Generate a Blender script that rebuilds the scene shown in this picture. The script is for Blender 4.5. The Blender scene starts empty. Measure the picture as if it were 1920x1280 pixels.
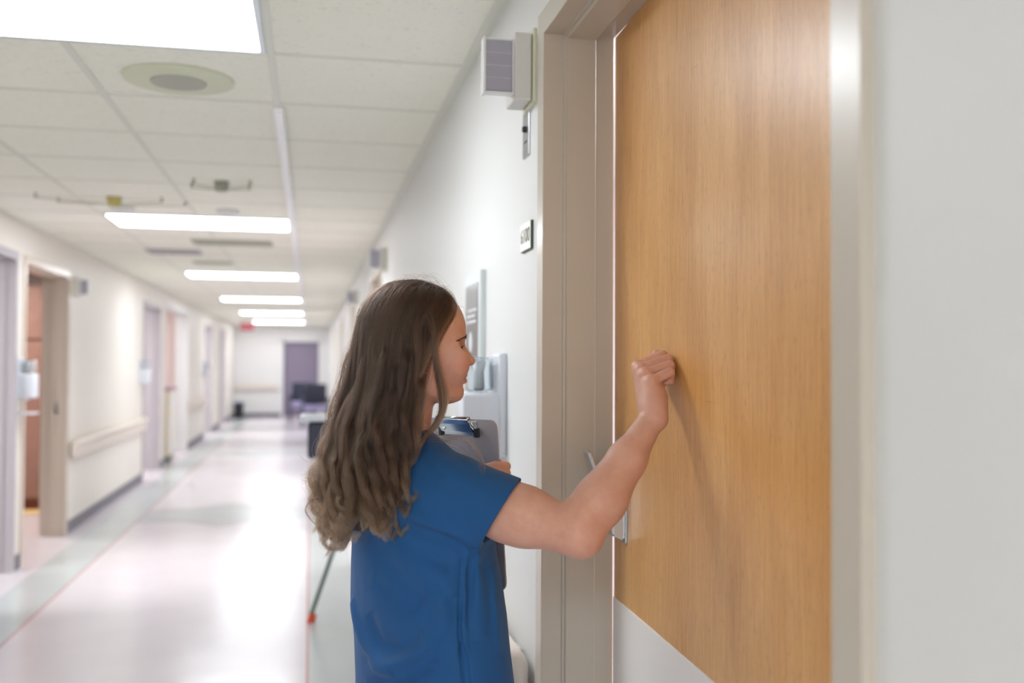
import bpy, bmesh, math, random
import numpy as np
from mathutils import Vector, Matrix
import openvdb as vdb

S = bpy.context.scene
C = S.collection
rnd = random.Random(7)

# ---------------------------------------------------------------- camera, world, exposure
CAMZ = 1.42
YAW, PITCH, ROLL, FPX = math.radians(11.45), math.radians(1.29), math.radians(-0.28), 1867.0
cd = bpy.data.cameras.new('camera'); cam = bpy.data.objects.new('camera', cd); C.objects.link(cam)
cd.sensor_width = 36.0; cd.lens = 36.0 * FPX / 1920.0; cd.clip_start = 0.02; cd.clip_end = 100
RY = Matrix.Rotation(-YAW, 3, 'Z')
CM = RY @ Matrix.Rotation(math.pi / 2 + PITCH, 3, 'X') @ Matrix.Rotation(-ROLL, 3, 'Z')
cam.matrix_world = Matrix.Translation((0, 0, CAMZ)) @ CM.to_4x4()
cd.dof.use_dof = True; cd.dof.focus_distance = 1.84; cd.dof.aperture_fstop = 2.2
cd.dof.aperture_blades = 9
S.camera = cam
S.view_settings.view_transform = 'Standard'; S.view_settings.look = 'None'
S.view_settings.gamma = 1.0; S.view_settings.use_curve_mapping = False
S.view_settings.exposure = 1.43
S.cycles.use_denoising = True
S.cycles.max_bounces = 8; S.cycles.diffuse_bounces = 5; S.cycles.glossy_bounces = 4
S.cycles.sample_clamp_indirect = 6.0
W = bpy.data.worlds.new('world'); S.world = W; W.use_nodes = True
W.node_tree.nodes['Background'].inputs[0].default_value = (.93, .97, 1.0, 1)
W.node_tree.nodes['Background'].inputs[1].default_value = 1.6  # bright world added as frontal fill, entering through the corridor's open back end

CN = np.array(CM)            # camera axes in the world
RYN = np.array(RY)
def PW(px, py, d):
    """Point at camera depth d seen at pixel (px, py) of the 1920x1280 frame, world coordinates."""
    return np.array((0, 0, CAMZ)) + CN @ np.array(((px - 960) / FPX * d, -(py - 640) / FPX * d, -d))
def PL(px, py, d):
    """The same point in the figure's own upright frame (x to the picture's right, y away, z up)."""
    return RYN.T @ PW(px, py, d)

# ---------------------------------------------------------------- helpers
WLOC = {}
def lin(c):
    c = [x / 255 for x in c]
    return tuple((x / 12.92 if x <= .04045 else ((x + .055) / 1.055) ** 2.4) for x in c) + (1,)
def mat(name, col, rough=.5, metal=0., bump=0., scale=200., var=0., emis=None, coat=0., trans=0., sheen=0., alpha=1., sss=0.):
    m = bpy.data.materials.new(name); m.use_nodes = True; nt = m.node_tree; b = nt.nodes['Principled BSDF']
    b.inputs['Base Color'].default_value = lin(col); b.inputs['Roughness'].default_value = rough
    b.inputs['Metallic'].default_value = metal; b.inputs['Coat Weight'].default_value = coat
    b.inputs['Coat Roughness'].default_value = .2
    b.inputs['Transmission Weight'].default_value = trans; b.inputs['Sheen Weight'].default_value = sheen
    if sss:
        b.inputs['Subsurface Weight'].default_value = sss; b.inputs['Subsurface Radius'].default_value = (1, .35, .2)
        b.inputs['Subsurface Scale'].default_value = .008
    if emis:
        b.inputs['Emission Color'].default_value = lin(col) if emis[1] is None else lin(emis[1]); b.inputs['Emission Strength'].default_value = emis[0]
    tc = nt.nodes.new('ShaderNodeTexCoord')
    n = nt.nodes.new('ShaderNodeTexNoise'); n.inputs['Scale'].default_value = scale; n.inputs['Detail'].default_value = 4
    nt.links.new(tc.outputs['Object'], n.inputs['Vector'])
    if var:
        mx = nt.nodes.new('ShaderNodeMix'); mx.data_type = 'RGBA'
        mx.inputs[6].default_value = lin(col); mx.inputs[7].default_value = lin([max(0, c * (1 - var)) for c in col])
        nt.links.new(n.outputs['Fac'], mx.inputs[0]); nt.links.new(mx.outputs[2], b.inputs['Base Color'])
    if bump:
        bp = nt.nodes.new('ShaderNodeBump'); bp.inputs['Strength'].default_value = bump; bp.inputs['Distance'].default_value = .001
        nt.links.new(n.outputs['Fac'], bp.inputs['Height']); nt.links.new(bp.outputs[0], b.inputs['Normal'])
    return m
def nodes(m):
    return m.node_tree.nodes, m.node_tree.links, m.node_tree.nodes['Principled BSDF']

def link(name, me, parent=None, m=None):
    o = bpy.data.objects.new(name, me); C.objects.link(o)
    loc = Vector(WLOC.get(parent.name, (0, 0, 0))) if parent else Vector((0, 0, 0))
    if parent:
        o.parent = parent
        if hasattr(me, 'transform'): me.transform(Matrix.Translation(-loc))
    WLOC[o.name] = tuple(loc)
    if m is not None: me.materials.append(m)
    return o
def obj(name, bm, m=None, parent=None, smooth=False):
    me = bpy.data.meshes.new(name); bm.normal_update(); bm.to_mesh(me); bm.free()
    if smooth: me.shade_smooth()
    return link(name, me, parent, m)
def thing(name, label, cat, loc=(0, 0, 0), group=None, kind=None):
    o = bpy.data.objects.new(name, None); C.objects.link(o); o.location = loc; WLOC[o.name] = tuple(loc)
    o.empty_display_size = .05
    tag(o, label, cat, group, kind); return o
def tag(o, label=None, cat=None, group=None, kind=None):
    if label: o['label'] = label
    if cat: o['category'] = cat
    if group: o['group'] = group
    if kind: o['kind'] = kind
    return o
def struct(name, bm, m, parent=None, label=None, cat=None):
    o = obj(name, bm, m, parent)
    if parent is None: tag(o, label, cat, None, 'structure')
    return o
def setorigin(o, loc):
    """Give a single-mesh thing an origin at its base."""
    o.data.transform(Matrix.Translation(-Vector(loc))); o.location = loc
    return o
def box(bm, x0, x1, y0, y1, z0, z1, bev=0., seg=2, M=None):
    v = [bm.verts.new((x, y, z)) for x in (x0, x1) for y in (y0, y1) for z in (z0, z1)]
    fs = [bm.faces.new([v[i] for i in q]) for q in ((0, 1, 3, 2), (4, 6, 7, 5), (0, 4, 5, 1), (2, 3, 7, 6), (0, 2, 6, 4), (1, 5, 7, 3))]
    if bev:
        es = list({e for f in fs for e in f.edges})
        r = bmesh.ops.bevel(bm, geom=es, offset=bev, segments=seg, affect='EDGES', profile=.5)
        v = list({x for f in r['faces'] for x in f.verts} | {x for x in v if x.is_valid})
    if M is not None: bmesh.ops.transform(bm, matrix=M, verts=v)
    return bm
def bx(*a, **k): return box(bmesh.new(), *a, **k)
def cyl(bm, p0, p1, r0, r1=None, n=20, caps=True):
    r1 = r0 if r1 is None else r1; p0, p1 = Vector(p0), Vector(p1); d = p1 - p0
    M = Matrix.Translation((p0 + p1) / 2) @ d.to_track_quat('Z', 'Y').to_matrix().to_4x4()
    bmesh.ops.create_cone(bm, cap_ends=caps, segments=n, radius1=r0, radius2=r1, depth=d.length, matrix=M); return bm
def lathe(bm, prof, cx, cy, n=32, sx=1, sy=1):
    rings = [[bm.verts.new((cx + r * sx * math.cos(2 * math.pi * k / n), cy + r * sy * math.sin(2 * math.pi * k / n), z)) for k in range(n)] for r, z in prof]
    for a, b in zip(rings, rings[1:]):
        for k in range(n): bm.faces.new((a[k], a[(k + 1) % n], b[(k + 1) % n], b[k]))
    bm.faces.new(rings[0][::-1]); bm.faces.new(rings[-1]); return bm
def prism(bm, pts, f, closed=True):
    """Loft one closed outline through the stations f(p, i)."""
    rings = [[bm.verts.new(f(p, i)) for p in pts] for i in range(f.n)]
    m = len(pts)
    for a, b in zip(rings, rings[1:]):
        for k in range(m): bm.faces.new((a[k], a[(k + 1) % m], b[(k + 1) % m], b[k]))
    bm.faces.new(rings[0][::-1]); bm.faces.new(rings[-1])
    bmesh.ops.recalc_face_normals(bm, faces=bm.faces); return bm
def tube(bm, pts, r, n=8):
    pts = [Vector(p) for p in pts]; rings = []
    for i, p in enumerate(pts):
        t = (pts[min(i + 1, len(pts) - 1)] - pts[max(i - 1, 0)]).normalized(); q = t.to_track_quat('Z', 'Y')
        rr = r[i] if isinstance(r, (list, tuple)) else r
        rings.append([bm.verts.new(p + q @ Vector((rr * math.cos(2 * math.pi * k / n), rr * math.sin(2 * math.pi * k / n), 0))) for k in range(n)])
    for a, b in zip(rings, rings[1:]):
        for k in range(n): bm.faces.new((a[k], a[(k + 1) % n], b[(k + 1) % n], b[k]))
    bm.faces.new(rings[0][::-1]); bm.faces.new(rings[-1]); return bm

# ---------------------------------------------------------------- materials
M_wall = mat('wall_paint', (226, 226, 224), .52, bump=.12, scale=260)
M_wallL = mat('wall_paint_cream', (230, 224, 215), .45, bump=.1, scale=200)
M_frame = mat('frame_paint', (196, 186, 171), .34, bump=.25, scale=420, coat=.35)
M_frame_tan = mat('frame_paint_tan', (204, 188, 172), .32, bump=.1, coat=.4)
M_frame_grey = mat('frame_paint_grey', (176, 170, 174), .4, bump=.1)
M_white = mat('white_plastic', (228, 228, 228), .35)
M_cream = mat('aged_cream_plastic', (222, 220, 192), .4)
M_offw = mat('warm_white_plastic', (214, 211, 204), .4)
M_base = mat('baseboard_vinyl', (112, 108, 118), .5)
M_metal = mat('brushed_steel', (190, 192, 196), .28, metal=1., bump=.1, scale=600)
M_dark = mat('dark_plastic', (34, 36, 44), .4)
M_rail = mat('handrail_vinyl', (226, 214, 202), .35)
M_tee = mat('ceiling_tee', (224, 224, 212), .45)
M_lamp = mat('light_diffuser', (255, 255, 255), .4, emis=(6.5, (243, 249, 255)))
M_trimw = mat('light_rim', (200, 208, 210), .3, metal=.6)
M_glass = mat('clear_plastic', (240, 245, 248), .06, trans=1.); nodes(M_glass)[2].inputs['IOR'].default_value = 1.06
M_lens = mat('smoked_lens', (168, 166, 178), .22)
M_brown = mat('reddish_wood', (152, 116, 104), .45, var=.2, scale=12)
M_purple = mat('far_door_laminate', (134, 124, 144), .5)
M_scrub = mat('blue_scrub_cloth', (13, 78, 134), .8, sheen=.06)

# ceiling: fissured mineral tiles
M_ceil = mat('ceiling_tile', (212, 211, 204), .9)
n_, l_, b_ = nodes(M_ceil)
tc = n_.new('ShaderNodeTexCoord')
v1 = n_.new('ShaderNodeTexNoise'); v1.inputs['Scale'].default_value = 55; v1.inputs['Detail'].default_value = 5; v1.inputs['Roughness'].default_value = .7
mp = n_.new('ShaderNodeMapping'); mp.inputs['Scale'].default_value = (1, 1.6, 1)
l_.new(tc.outputs['Object'], mp.inputs[0]); l_.new(mp.outputs[0], v1.inputs['Vector'])
cr = n_.new('ShaderNodeValToRGB'); cr.color_ramp.elements[0].position = .33; cr.color_ramp.elements[0].color = lin((214, 214, 208))
cr.color_ramp.elements[1].position = .42; cr.color_ramp.elements[1].color = lin((244, 242, 229))
l_.new(v1.outputs['Fac'], cr.inputs[0]); l_.new(cr.outputs[0], b_.inputs['Base Color'])
bp = n_.new('ShaderNodeBump'); bp.inputs['Strength'].default_value = .4; bp.inputs['Distance'].default_value = .002
l_.new(cr.outputs[0], bp.inputs['Height']); l_.new(bp.outputs[0], b_.inputs['Normal'])

# floor: polished resilient flooring, one pattern inlaid in it (field, border strips, diamonds, cross bands)
M_floor = mat('polished_floor', (222, 214, 216), .2, coat=.08)
n_, l_, b_ = nodes(M_floor)
tc = n_.new('ShaderNodeTexCoord'); sp = n_.new('ShaderNodeSeparateXYZ'); l_.new(tc.outputs['Object'], sp.inputs[0])
def mth(op, a, b=None, c=None):
    k = n_.new('ShaderNodeMath'); k.operation = op
    for i, x in enumerate((a, b, c)):
        if x is None: continue
        if isinstance(x, (int, float)): k.inputs[i].default_value = x
        else: l_.new(x, k.inputs[i])
    return k.outputs[0]
X_, Y_ = sp.outputs[0], sp.outputs[1]
def band(v, a, b): return mth('MULTIPLY', mth('GREATER_THAN', v, a), mth('LESS_THAN', v, b))
cxx = mth('ADD', X_, .748)
per = mth('SUBTRACT', mth('MODULO', mth('ADD', Y_, 20 - 4.13 + 3.2), 6.4), 3.2)   # diamonds repeat along the corridor
dia = mth('ADD', mth('ABSOLUTE', cxx), mth('ABSOLUTE', per))
crs = mth('ABSOLUTE', mth('SUBTRACT', mth('MODULO', mth('ADD', Y_, 20 - 10.5 + 3.2), 6.4), 3.2))
def maxi(*a):
    r = a[0]
    for x in a[1:]: r = mth('MAXIMUM', r, x)
    return r
border = maxi(band(X_, -1.82, -1.5), band(X_, 0.0, .30), mth('LESS_THAN', dia, .75), mth('LESS_THAN', crs, .40))
inner = band(X_, -1.82, .30)
border = mth('MULTIPLY', border, inner)
line = maxi(band(X_, -1.506, -1.494), band(X_, -.006, .006), band(dia, .742, .756), band(crs, .396, .408))
line = mth('MULTIPLY', line, band(X_, -1.51, .01))
def mixc(f, a, b):
    k = n_.new('ShaderNodeMix'); k.data_type = 'RGBA'; l_.new(f, k.inputs[0])
    for i, x in ((6, a), (7, b)):
        if isinstance(x, tuple): k.inputs[i].default_value = x
        else: l_.new(x, k.inputs[i])
    return k.outputs[2]
nz = n_.new('ShaderNodeTexNoise'); nz.inputs['Scale'].default_value = 3; nz.inputs['Detail'].default_value = 6; l_.new(tc.outputs['Object'], nz.inputs['Vector'])
c0 = mixc(nz.outputs['Fac'], lin((218, 211, 216)), lin((208, 202, 208)))
c1 = mixc(nz.outputs['Fac'], lin((192, 198, 199)), lin((182, 189, 191)))
c2 = mixc(border, c0, c1); c3 = mixc(line, c2, lin((190, 130, 128)))
l_.new(c3, b_.inputs['Base Color'])
nb = n_.new('ShaderNodeTexNoise'); nb.inputs['Scale'].default_value = 2.6; nb.inputs['Detail'].default_value = 2; l_.new(tc.outputs['Object'], nb.inputs['Vector'])
bp = n_.new('ShaderNodeBump'); bp.inputs['Strength'].default_value = .5; bp.inputs['Distance'].default_value = .006
l_.new(nb.outputs['Fac'], bp.inputs['Height']); l_.new(bp.outputs[0], b_.inputs['Normal']); l_.new(bp.outputs[0], b_.inputs['Coat Normal'])

# door wood: honey-coloured veneer with vertical grain and a few scuffs
M_wood = mat('door_veneer', (196, 140, 84), .36, coat=.28)
n_, l_, b_ = nodes(M_wood)
b_.inputs['Coat Roughness'].default_value = .28
tc = n_.new('ShaderNodeTexCoord')
mp = n_.new('ShaderNodeMapping'); mp.inputs['Scale'].default_value = (1, 1, .05); l_.new(tc.outputs['Object'], mp.inputs[0])
g1 = n_.new('ShaderNodeTexNoise'); g1.inputs['Scale'].default_value = 150; g1.inputs['Detail'].default_value = 8; g1.inputs['Roughness'].default_value = .7; g1.inputs['Distortion'].default_value = .6
l_.new(mp.outputs[0], g1.inputs['Vector'])
mp2 = n_.new('ShaderNodeMapping'); mp2.inputs['Scale'].default_value = (1, 1, .25); l_.new(tc.outputs['Object'], mp2.inputs[0])
g2 = n_.new('ShaderNodeTexNoise'); g2.inputs['Scale'].default_value = 7; g2.inputs['Detail'].default_value = 5; g2.inputs['Distortion'].default_value = .8
l_.new(mp2.outputs[0], g2.inputs['Vector'])
r1 = n_.new('ShaderNodeValToRGB'); e = r1.color_ramp.elements
e[0].position = .3; e[0].color = lin((176, 114, 52)); e[1].position = .7; e[1].color = lin((240, 184, 108))
l_.new(g1.outputs['Fac'], r1.inputs[0])
r2 = n_.new('ShaderNodeValToRGB'); e = r2.color_ramp.elements
e[0].position = .3; e[0].color = lin((204, 142, 72)); e[1].position = .72; e[1].color = lin((242, 190, 122))
l_.new(g2.outputs['Fac'], r2.inputs[0])
mx = n_.new('ShaderNodeMix'); mx.data_type = 'RGBA'; mx.inputs[0].default_value = .55
l_.new(r1.outputs[0], mx.inputs[6]); l_.new(r2.outputs[0], mx.inputs[7])
# scuffs: thin slanting marks
mp3 = n_.new('ShaderNodeMapping'); mp3.inputs['Rotation'].default_value = (math.radians(35), 0, 0); mp3.inputs['Scale'].default_value = (1, 2.2, 26); l_.new(tc.outputs['Object'], mp3.inputs[0])
g3 = n_.new('ShaderNodeTexNoise'); g3.inputs['Scale'].default_value = 2.6; g3.inputs['Detail'].default_value = 3; l_.new(mp3.outputs[0], g3.inputs['Vector'])
r3 = n_.new('ShaderNodeValToRGB'); e = r3.color_ramp.elements; e[0].position = .70; e[0].color = (0, 0, 0, 1); e[1].position = .76; e[1].color = (1, 1, 1, 1)
l_.new(g3.outputs['Fac'], r3.inputs[0])
k = n_.new('ShaderNodeMath'); k.operation = 'MULTIPLY'; k.inputs[1].default_value = .35; l_.new(r3.outputs[0], k.inputs[0])
mx2 = n_.new('ShaderNodeMix'); mx2.data_type = 'RGBA'; l_.new(k.outputs[0], mx2.inputs[0]); l_.new(mx.outputs[2], mx2.inputs[6]); mx2.inputs[7].default_value = lin((120, 74, 46))
mp4 = n_.new('ShaderNodeMapping'); mp4.inputs['Scale'].default_value = (1, 1, .13); l_.new(tc.outputs['Object'], mp4.inputs[0])
g4 = n_.new('ShaderNodeTexNoise'); g4.inputs['Scale'].default_value = 330; g4.inputs['Detail'].default_value = 2; l_.new(mp4.outputs[0], g4.inputs['Vector'])
r4 = n_.new('ShaderNodeValToRGB'); e = r4.color_ramp.elements; e[0].position = .60; e[0].color = (0, 0, 0, 1); e[1].position = .72; e[1].color = (.5, .5, .5, 1); l_.new(g4.outputs['Fac'], r4.inputs[0])
mx3 = n_.new('ShaderNodeMix'); mx3.data_type = 'RGBA'; l_.new(r4.outputs[0], mx3.inputs[0]); l_.new(mx2.outputs[2], mx3.inputs[6]); mx3.inputs[7].default_value = lin((130, 82, 44))
l_.new(mx3.outputs[2], b_.inputs['Base Color'])

# ---------------------------------------------------------------- the corridor shell
CEIL, XR, XL = 2.39, .508, -1.96
Y0, Y1 = -5.0, 27.0
TR = .147                                          # thickness of the right-hand wall
f = bmesh.new()
v = [f.verts.new(p) for p in ((-6.5, Y0 - .2, 0), (4.2, Y0 - .2, 0), (4.2, Y1 + 3.2, 0), (-6.5, Y1 + 3.2, 0))]; f.faces.new(v)
v = [f.verts.new(p) for p in ((-6.5, Y0 - .2, -.1), (4.2, Y0 - .2, -.1), (4.2, Y1 + 3.2, -.1), (-6.5, Y1 + 3.2, -.1))]; f.faces.new(v[::-1])
struct('floor', f, M_floor)
struct('ceiling', bx(-6.5, 4.2, Y0 - .2, Y1 + 3.2, CEIL, CEIL + .08), M_ceil)
def wall(name, x0, x1, openings, m, H=2.145, y0=Y0, y1=Y1):
    bm = bmesh.new(); y = y0
    for a, b, h in openings:
        a -= .03; b += .03; h += .03; box(bm, x0, x1, y, a, 0, CEIL); box(bm, x0, x1, a, b, h, CEIL); y = b
    box(bm, x0, x1, y, y1, 0, CEIL)
    return struct(name, bm, m)
NJ, FJ, H = .886, 2.112, 2.145                     # main doorway: near jamb, far jamb, head
OR = [(NJ, FJ, H), (7.3, 8.5, 2.11), (11.4, 12.6, 2.11), (15.6, 16.8, 2.11), (20.2, 21.4, 2.11)]
OL = [(1.2, 2.4, 2.11), (6.02, 7.24, 2.11), (7.50, 8.73, 2.11), (12.6, 13.85, 2.11), (14.3, 16.9, 2.2), (19.7, 20.9, 2.11), (23.0, 24.1, 2.11)]
wall('wall_right', XR, XR + TR, OR, M_wall)
wall('wall_left', XL - .19, XL, OL, M_wallL)
bm = bmesh.new()
box(bm, -4.5, -.69, Y1, Y1 + .15, 0, CEIL); box(bm, .22, 3.0, Y1, Y1 + .15, 0, CEIL); box(bm, -.69, .22, Y1, Y1 + .15, 1.98, CEIL)
struct('wall_far', bm, M_wall)

# rooms behind the walls
def room(n, xa, xb, ya, yb, m):
    bm = bmesh.new(); t = .06
    xs = (xa - t, xa) if abs(xa) > abs(xb) else (xb, xb + t)
    if abs(xa) < abs(xb): xs = (xb, xb + t)
    box(bm, xs[0], xs[1], ya, yb, 0, CEIL); box(bm, xa, xb, ya - t, ya, 0, CEIL); box(bm, xa, xb, yb, yb + t, 0, CEIL)
    return struct('wall_room_' + n, bm, m)
M_room = mat('room_paint', (226, 220, 224), .6); M_pink = mat('room_paint_pink', (222, 204, 200), .6)
room('main', XR + TR, 3.4, .3, 5.0, M_room)
room('right_second', XR + TR, 3.2, 6.8, 9.6, M_room); room('right_third', XR + TR, 3.2, 11, 14, M_room); room('right_fourth', XR + TR, 3.2, 15.2, 18, M_room)
room('right_fifth', XR + TR, 3.2, 19.6, 22, M_room)
room('left_first', -4.6, XL - .19, .8, 3.2, M_room); room('left_second', -4.6, XL - .19, 4.6, 7.36, M_room); room('left_third', -4.9, XL - .19, 7.42, 11.2, M_pink)
room('left_fourth', -4.6, XL - .19, 11.6, 14.1, M_room); room('left_alcove', -2.95, XL - .19, 14.2, 17.0, M_pink)
room('left_sixth', -4.6, XL - .19, 19, 21.6, M_room); room('left_seventh', -4.6, XL - .19, 22.4, 25, M_room); room('far', -1.6, 1.2, Y1 + .15, Y1 + 2.9, M_purple)

# ceiling grid
bm = bmesh.new(); w = .012
for x in (-1.35, -.74, -.13, .48 if False else -1.945, .492):
    ww = w if abs(x) < 1.4 and x < .4 else .018
    box(bm, x - ww, x + ww, Y0, Y1, CEIL - .004, CEIL + .001)
k = -12
while 3.19 + .61 * k < Y1:
    y = 3.19 + .61 * k; k += 1
    if y > Y0: box(bm, XL, XR, y - w, y + w, CEIL - .003, CEIL + .002)
struct('trim_1', bm, M_tee)

# door frames: one profile carried round the opening
def frame(n, prof, yn, yf, h, m):
    def st(p, i):
        x, o = p
        return ((x, yf - o, 0), (x, yf - o, h - o), (x, yn + o, h - o), (x, yn + o, 0))[i]
    st.n = 4
    return struct('trim_%d' % n, prism(bmesh.new(), prof, st), m)
frame(2, [(.509, -.056), (.497, -.056), (.495, -.054), (.495, -.001), (.4965, 0), (.5395, 0), (.5405, .0045), (.5455, .005), (.5465, .0095), (.548, .0105),
          (.6105, .0105), (.6125, .009), (.6125, 0), (.6555, 0), (.6566, -.0015), (.6566, -.028), (.652, -.029), (.648, -.003), (.511, -.003)], NJ, FJ, H, M_frame)
def simple(side, x0):
    s = side; t = TR if side > 0 else .19
    return [(x0, -.056), (x0 - s * .013, -.055), (x0 - s * .013, 0), (x0 + s * .05, 0), (x0 + s * .051, .012), (x0 + s * .12, .012), (x0 + s * .121, 0), (x0 + s * t, 0), (x0 + s * t, -.028), (x0 + s * (t - .006), -.028), (x0 + s * (t - .007), -.001), (x0 + s * .001, -.001)]
n = 3
for a, b, h in OR[1:]: frame(n, simple(1, XR), a, b, h, M_frame); n += 1
for i, (a, b, h) in enumerate(OL):
    frame(n, simple(-1, XL), a, b, h, (M_frame_grey, M_frame_grey, M_frame_tan, M_frame_grey, M_white, M_frame_grey, M_frame_grey)[i]); n += 1
frame_far = bmesh.new()
for x0, x1, z0, z1 in ((-.75, -.69, 0, 2.04), (.22, .28, 0, 2.04), (-.75, .28, 1.98, 2.04)): box(frame_far, x0, x1, Y1 - .014, Y1 + .16, z0, z1)
struct('trim_%d' % n, frame_far, M_white); n += 1

# baseboards
def baseboard(name, x, s, segs):
    bm = bmesh.new()
    for a, b in segs: box(bm, min(x, x + s * .008), max(x, x + s * .008), a, b, 0, .10, .002, 1)
    struct(name, bm, M_base)
def gaps(ops, y0, y1, pad=.056):
    r = []; y = y0
    for a, b, h in ops: r.append((y, a - pad)); y = b + pad
    r.append((y, y1)); return r
baseboard('baseboard_right', XR, -1, gaps(OR, Y0, Y1)); baseboard('baseboard_left', XL, 1, gaps(OL, Y0, Y1))
bm = bmesh.new(); box(bm, XL, -.76, Y1 - .008, Y1, 0, .1); box(bm, .29, XR, Y1 - .008, Y1, 0, .1); struct('baseboard_far', bm, M_base)

# ---------------------------------------------------------------- the knocked-on door, standing slightly ajar
door = thing('door_1', 'honey brown wooden door with white kick plate being knocked on', 'door', (.622, NJ + .004, 0), kind='structure')
DW, DA = 1.216, math.radians(1.66)
def dobj(name, bm, m, parent=door, smooth=False):
    me = bpy.data.meshes.new(name); bm.normal_update(); bm.to_mesh(me); bm.free()
    if smooth: me.shade_smooth()
    o = bpy.data.objects.new(name, me); C.objects.link(o); o.parent = parent; me.materials.append(m); return o
door.rotation_euler = (0, 0, -DA)
dobj('door_leaf', bx(0, .045, 0, DW, .012, 2.1446, .0015, 2), M_wood)
M_kick = mat('laminate_plate', (246, 241, 236), .3, bump=.1, scale=500)
kp = dobj('kick_plate', bx(-.003, .0005, .004, DW - .003, .012, .913, .0012, 2), M_kick); kp['label'] = 'off-white kick plate'
hd = bmesh.new()
box(hd, -.005, .001, DW - .104, DW - .028, 1.045, 1.265, .0015, 2)                  # rose plate
hdl = dobj('door_handle', hd, M_metal, smooth=False); hdl['label'] = 'brushed steel push-pull handle'
h2 = bmesh.new()                                                        # tapered housing
pts = [(-.004, 1.050), (-.030, 1.060), (-.034, 1.10), (-.030, 1.20), (-.004, 1.25)]
def st(p, i): return (p[0], (DW - .098, DW - .034)[i], p[1])
st.n = 2
prism(h2, pts, st); bmesh.ops.bevel(h2, geom=list(h2.edges), offset=.004, segments=2, affect='EDGES')
dobj('handle_housing', h2, M_metal, hdl)
h3 = bmesh.new()                                                        # the paddle blade leaning out of the housing
Mb = Matrix.Translation((-.036, DW - .065, 1.115)) @ Matrix.Rotation(math.radians(-19), 4, 'Y')
box(h3, -.005, .005, -.024, .024, -.01, .128, .003, 2, M=Mb)
dobj('paddle', h3, M_metal, hdl)
h4 = bmesh.new()
for z in (1.205, 1.075): cyl(h4, (-.036, DW - .052, z), (-.030, DW - .052, z), .0035)
dobj('screw', h4, M_dark, hdl)
hg = bmesh.new()
for z in (.25, 1.05, 1.9): cyl(hg, (.05, -.004, z), (.05, -.004, z + .11), .006)
dobj('hinge', hg, M_metal)

# ---------------------------------------------------------------- ceiling lights
LY = [2.58 + 4.27 * k for k in range(-1, 6)]
words = ['ceiling light behind the camera', 'large ceiling light panel nearest the viewer, cut by the photo edge', 'second ceiling light along the corridor, long white panel', 'third ceiling light along the corridor', 'fourth ceiling light along the corridor', 'fifth ceiling light along the corridor', 'farthest ceiling light before the end wall']
for y, wd in zip(LY, words):
    t = thing('ceiling_light', 'recessed ' + wd if not wd.startswith('large') else wd, 'ceiling light', (-.74, y + .305, CEIL), 'recessed ceiling light panels')
    bm = bmesh.new(); x0, x1, y0, y1 = -1.35, -.13, y, y + .61
    for a in ((x0 + .012, x0 + .032, y0 + .012, y1 - .012), (x1 - .032, x1 - .012, y0 + .012, y1 - .012), (x0 + .032, x1 - .032, y0 + .012, y0 + .03), (x0 + .032, x1 - .032, y1 - .03, y1 - .012)):
        box(bm, *a, CEIL - .010, CEIL - .0005, .002, 1)
    obj('frame', bm, M_trimw, t)
    bm = bmesh.new(); box(bm, x0 + .032, x1 - .032, y0 + .03, y1 - .03, CEIL - .007, CEIL - .001)
    obj('diffuser', bm, M_lamp, t)
# unseen area lights added so the rooms off the corridor are not dark
def lamp(name, x, y, z, sx, sy, e, col=(1, 1, 1)):
    ld = bpy.data.lights.new(name, 'AREA'); ld.shape = 'RECTANGLE'; ld.size = sx; ld.size_y = sy; ld.energy = e; ld.color = col
    o = bpy.data.objects.new(name, ld); C.objects.link(o); o.location = (x, y, z); return o
lamp('room_fill', 1.9, 2.4, 2.36, 1.2, .6, 32, (.93, .93, 1)); lamp('room_fill', -3.3, 5.8, 2.36, 1, .6, 22); lamp('room_fill', -3.4, 9.4, 2.36, 1, .6, 26, (1, .93, .88))  # the first one gives the bright gap at the ajar door
lamp('room_fill', -3.3, 12.9, 2.36, 1, .6, 22); lamp('room_fill', -2.5, 15.6, 2.36, .6, 1.4, 5); lamp('room_fill', -3.3, 20.3, 2.36, 1, .6, 26); lamp('room_fill', -3.3, 23.6, 2.36, 1, .6, 26)
lamp('room_fill', 1.9, 8.2, 2.36, 1, .6, 22); lamp('room_fill', 1.9, 12.4, 2.36, 1, .6, 22); lamp('room_fill', 1.9, 16.6, 2.36, 1, .6, 22); lamp('room_fill', 1.9, 20.8, 2.36, 1, .6, 22)
lamp('far_end_fill', -.75, 25.9, 2.37, 2.0, .6, 8, (.95, .93, 1)); lamp('room_fill', -.2, 28.6, 2.36, 1, .6, 16, (.9, .88, 1))  # first: unseen fill added to brighten the end wall

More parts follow.
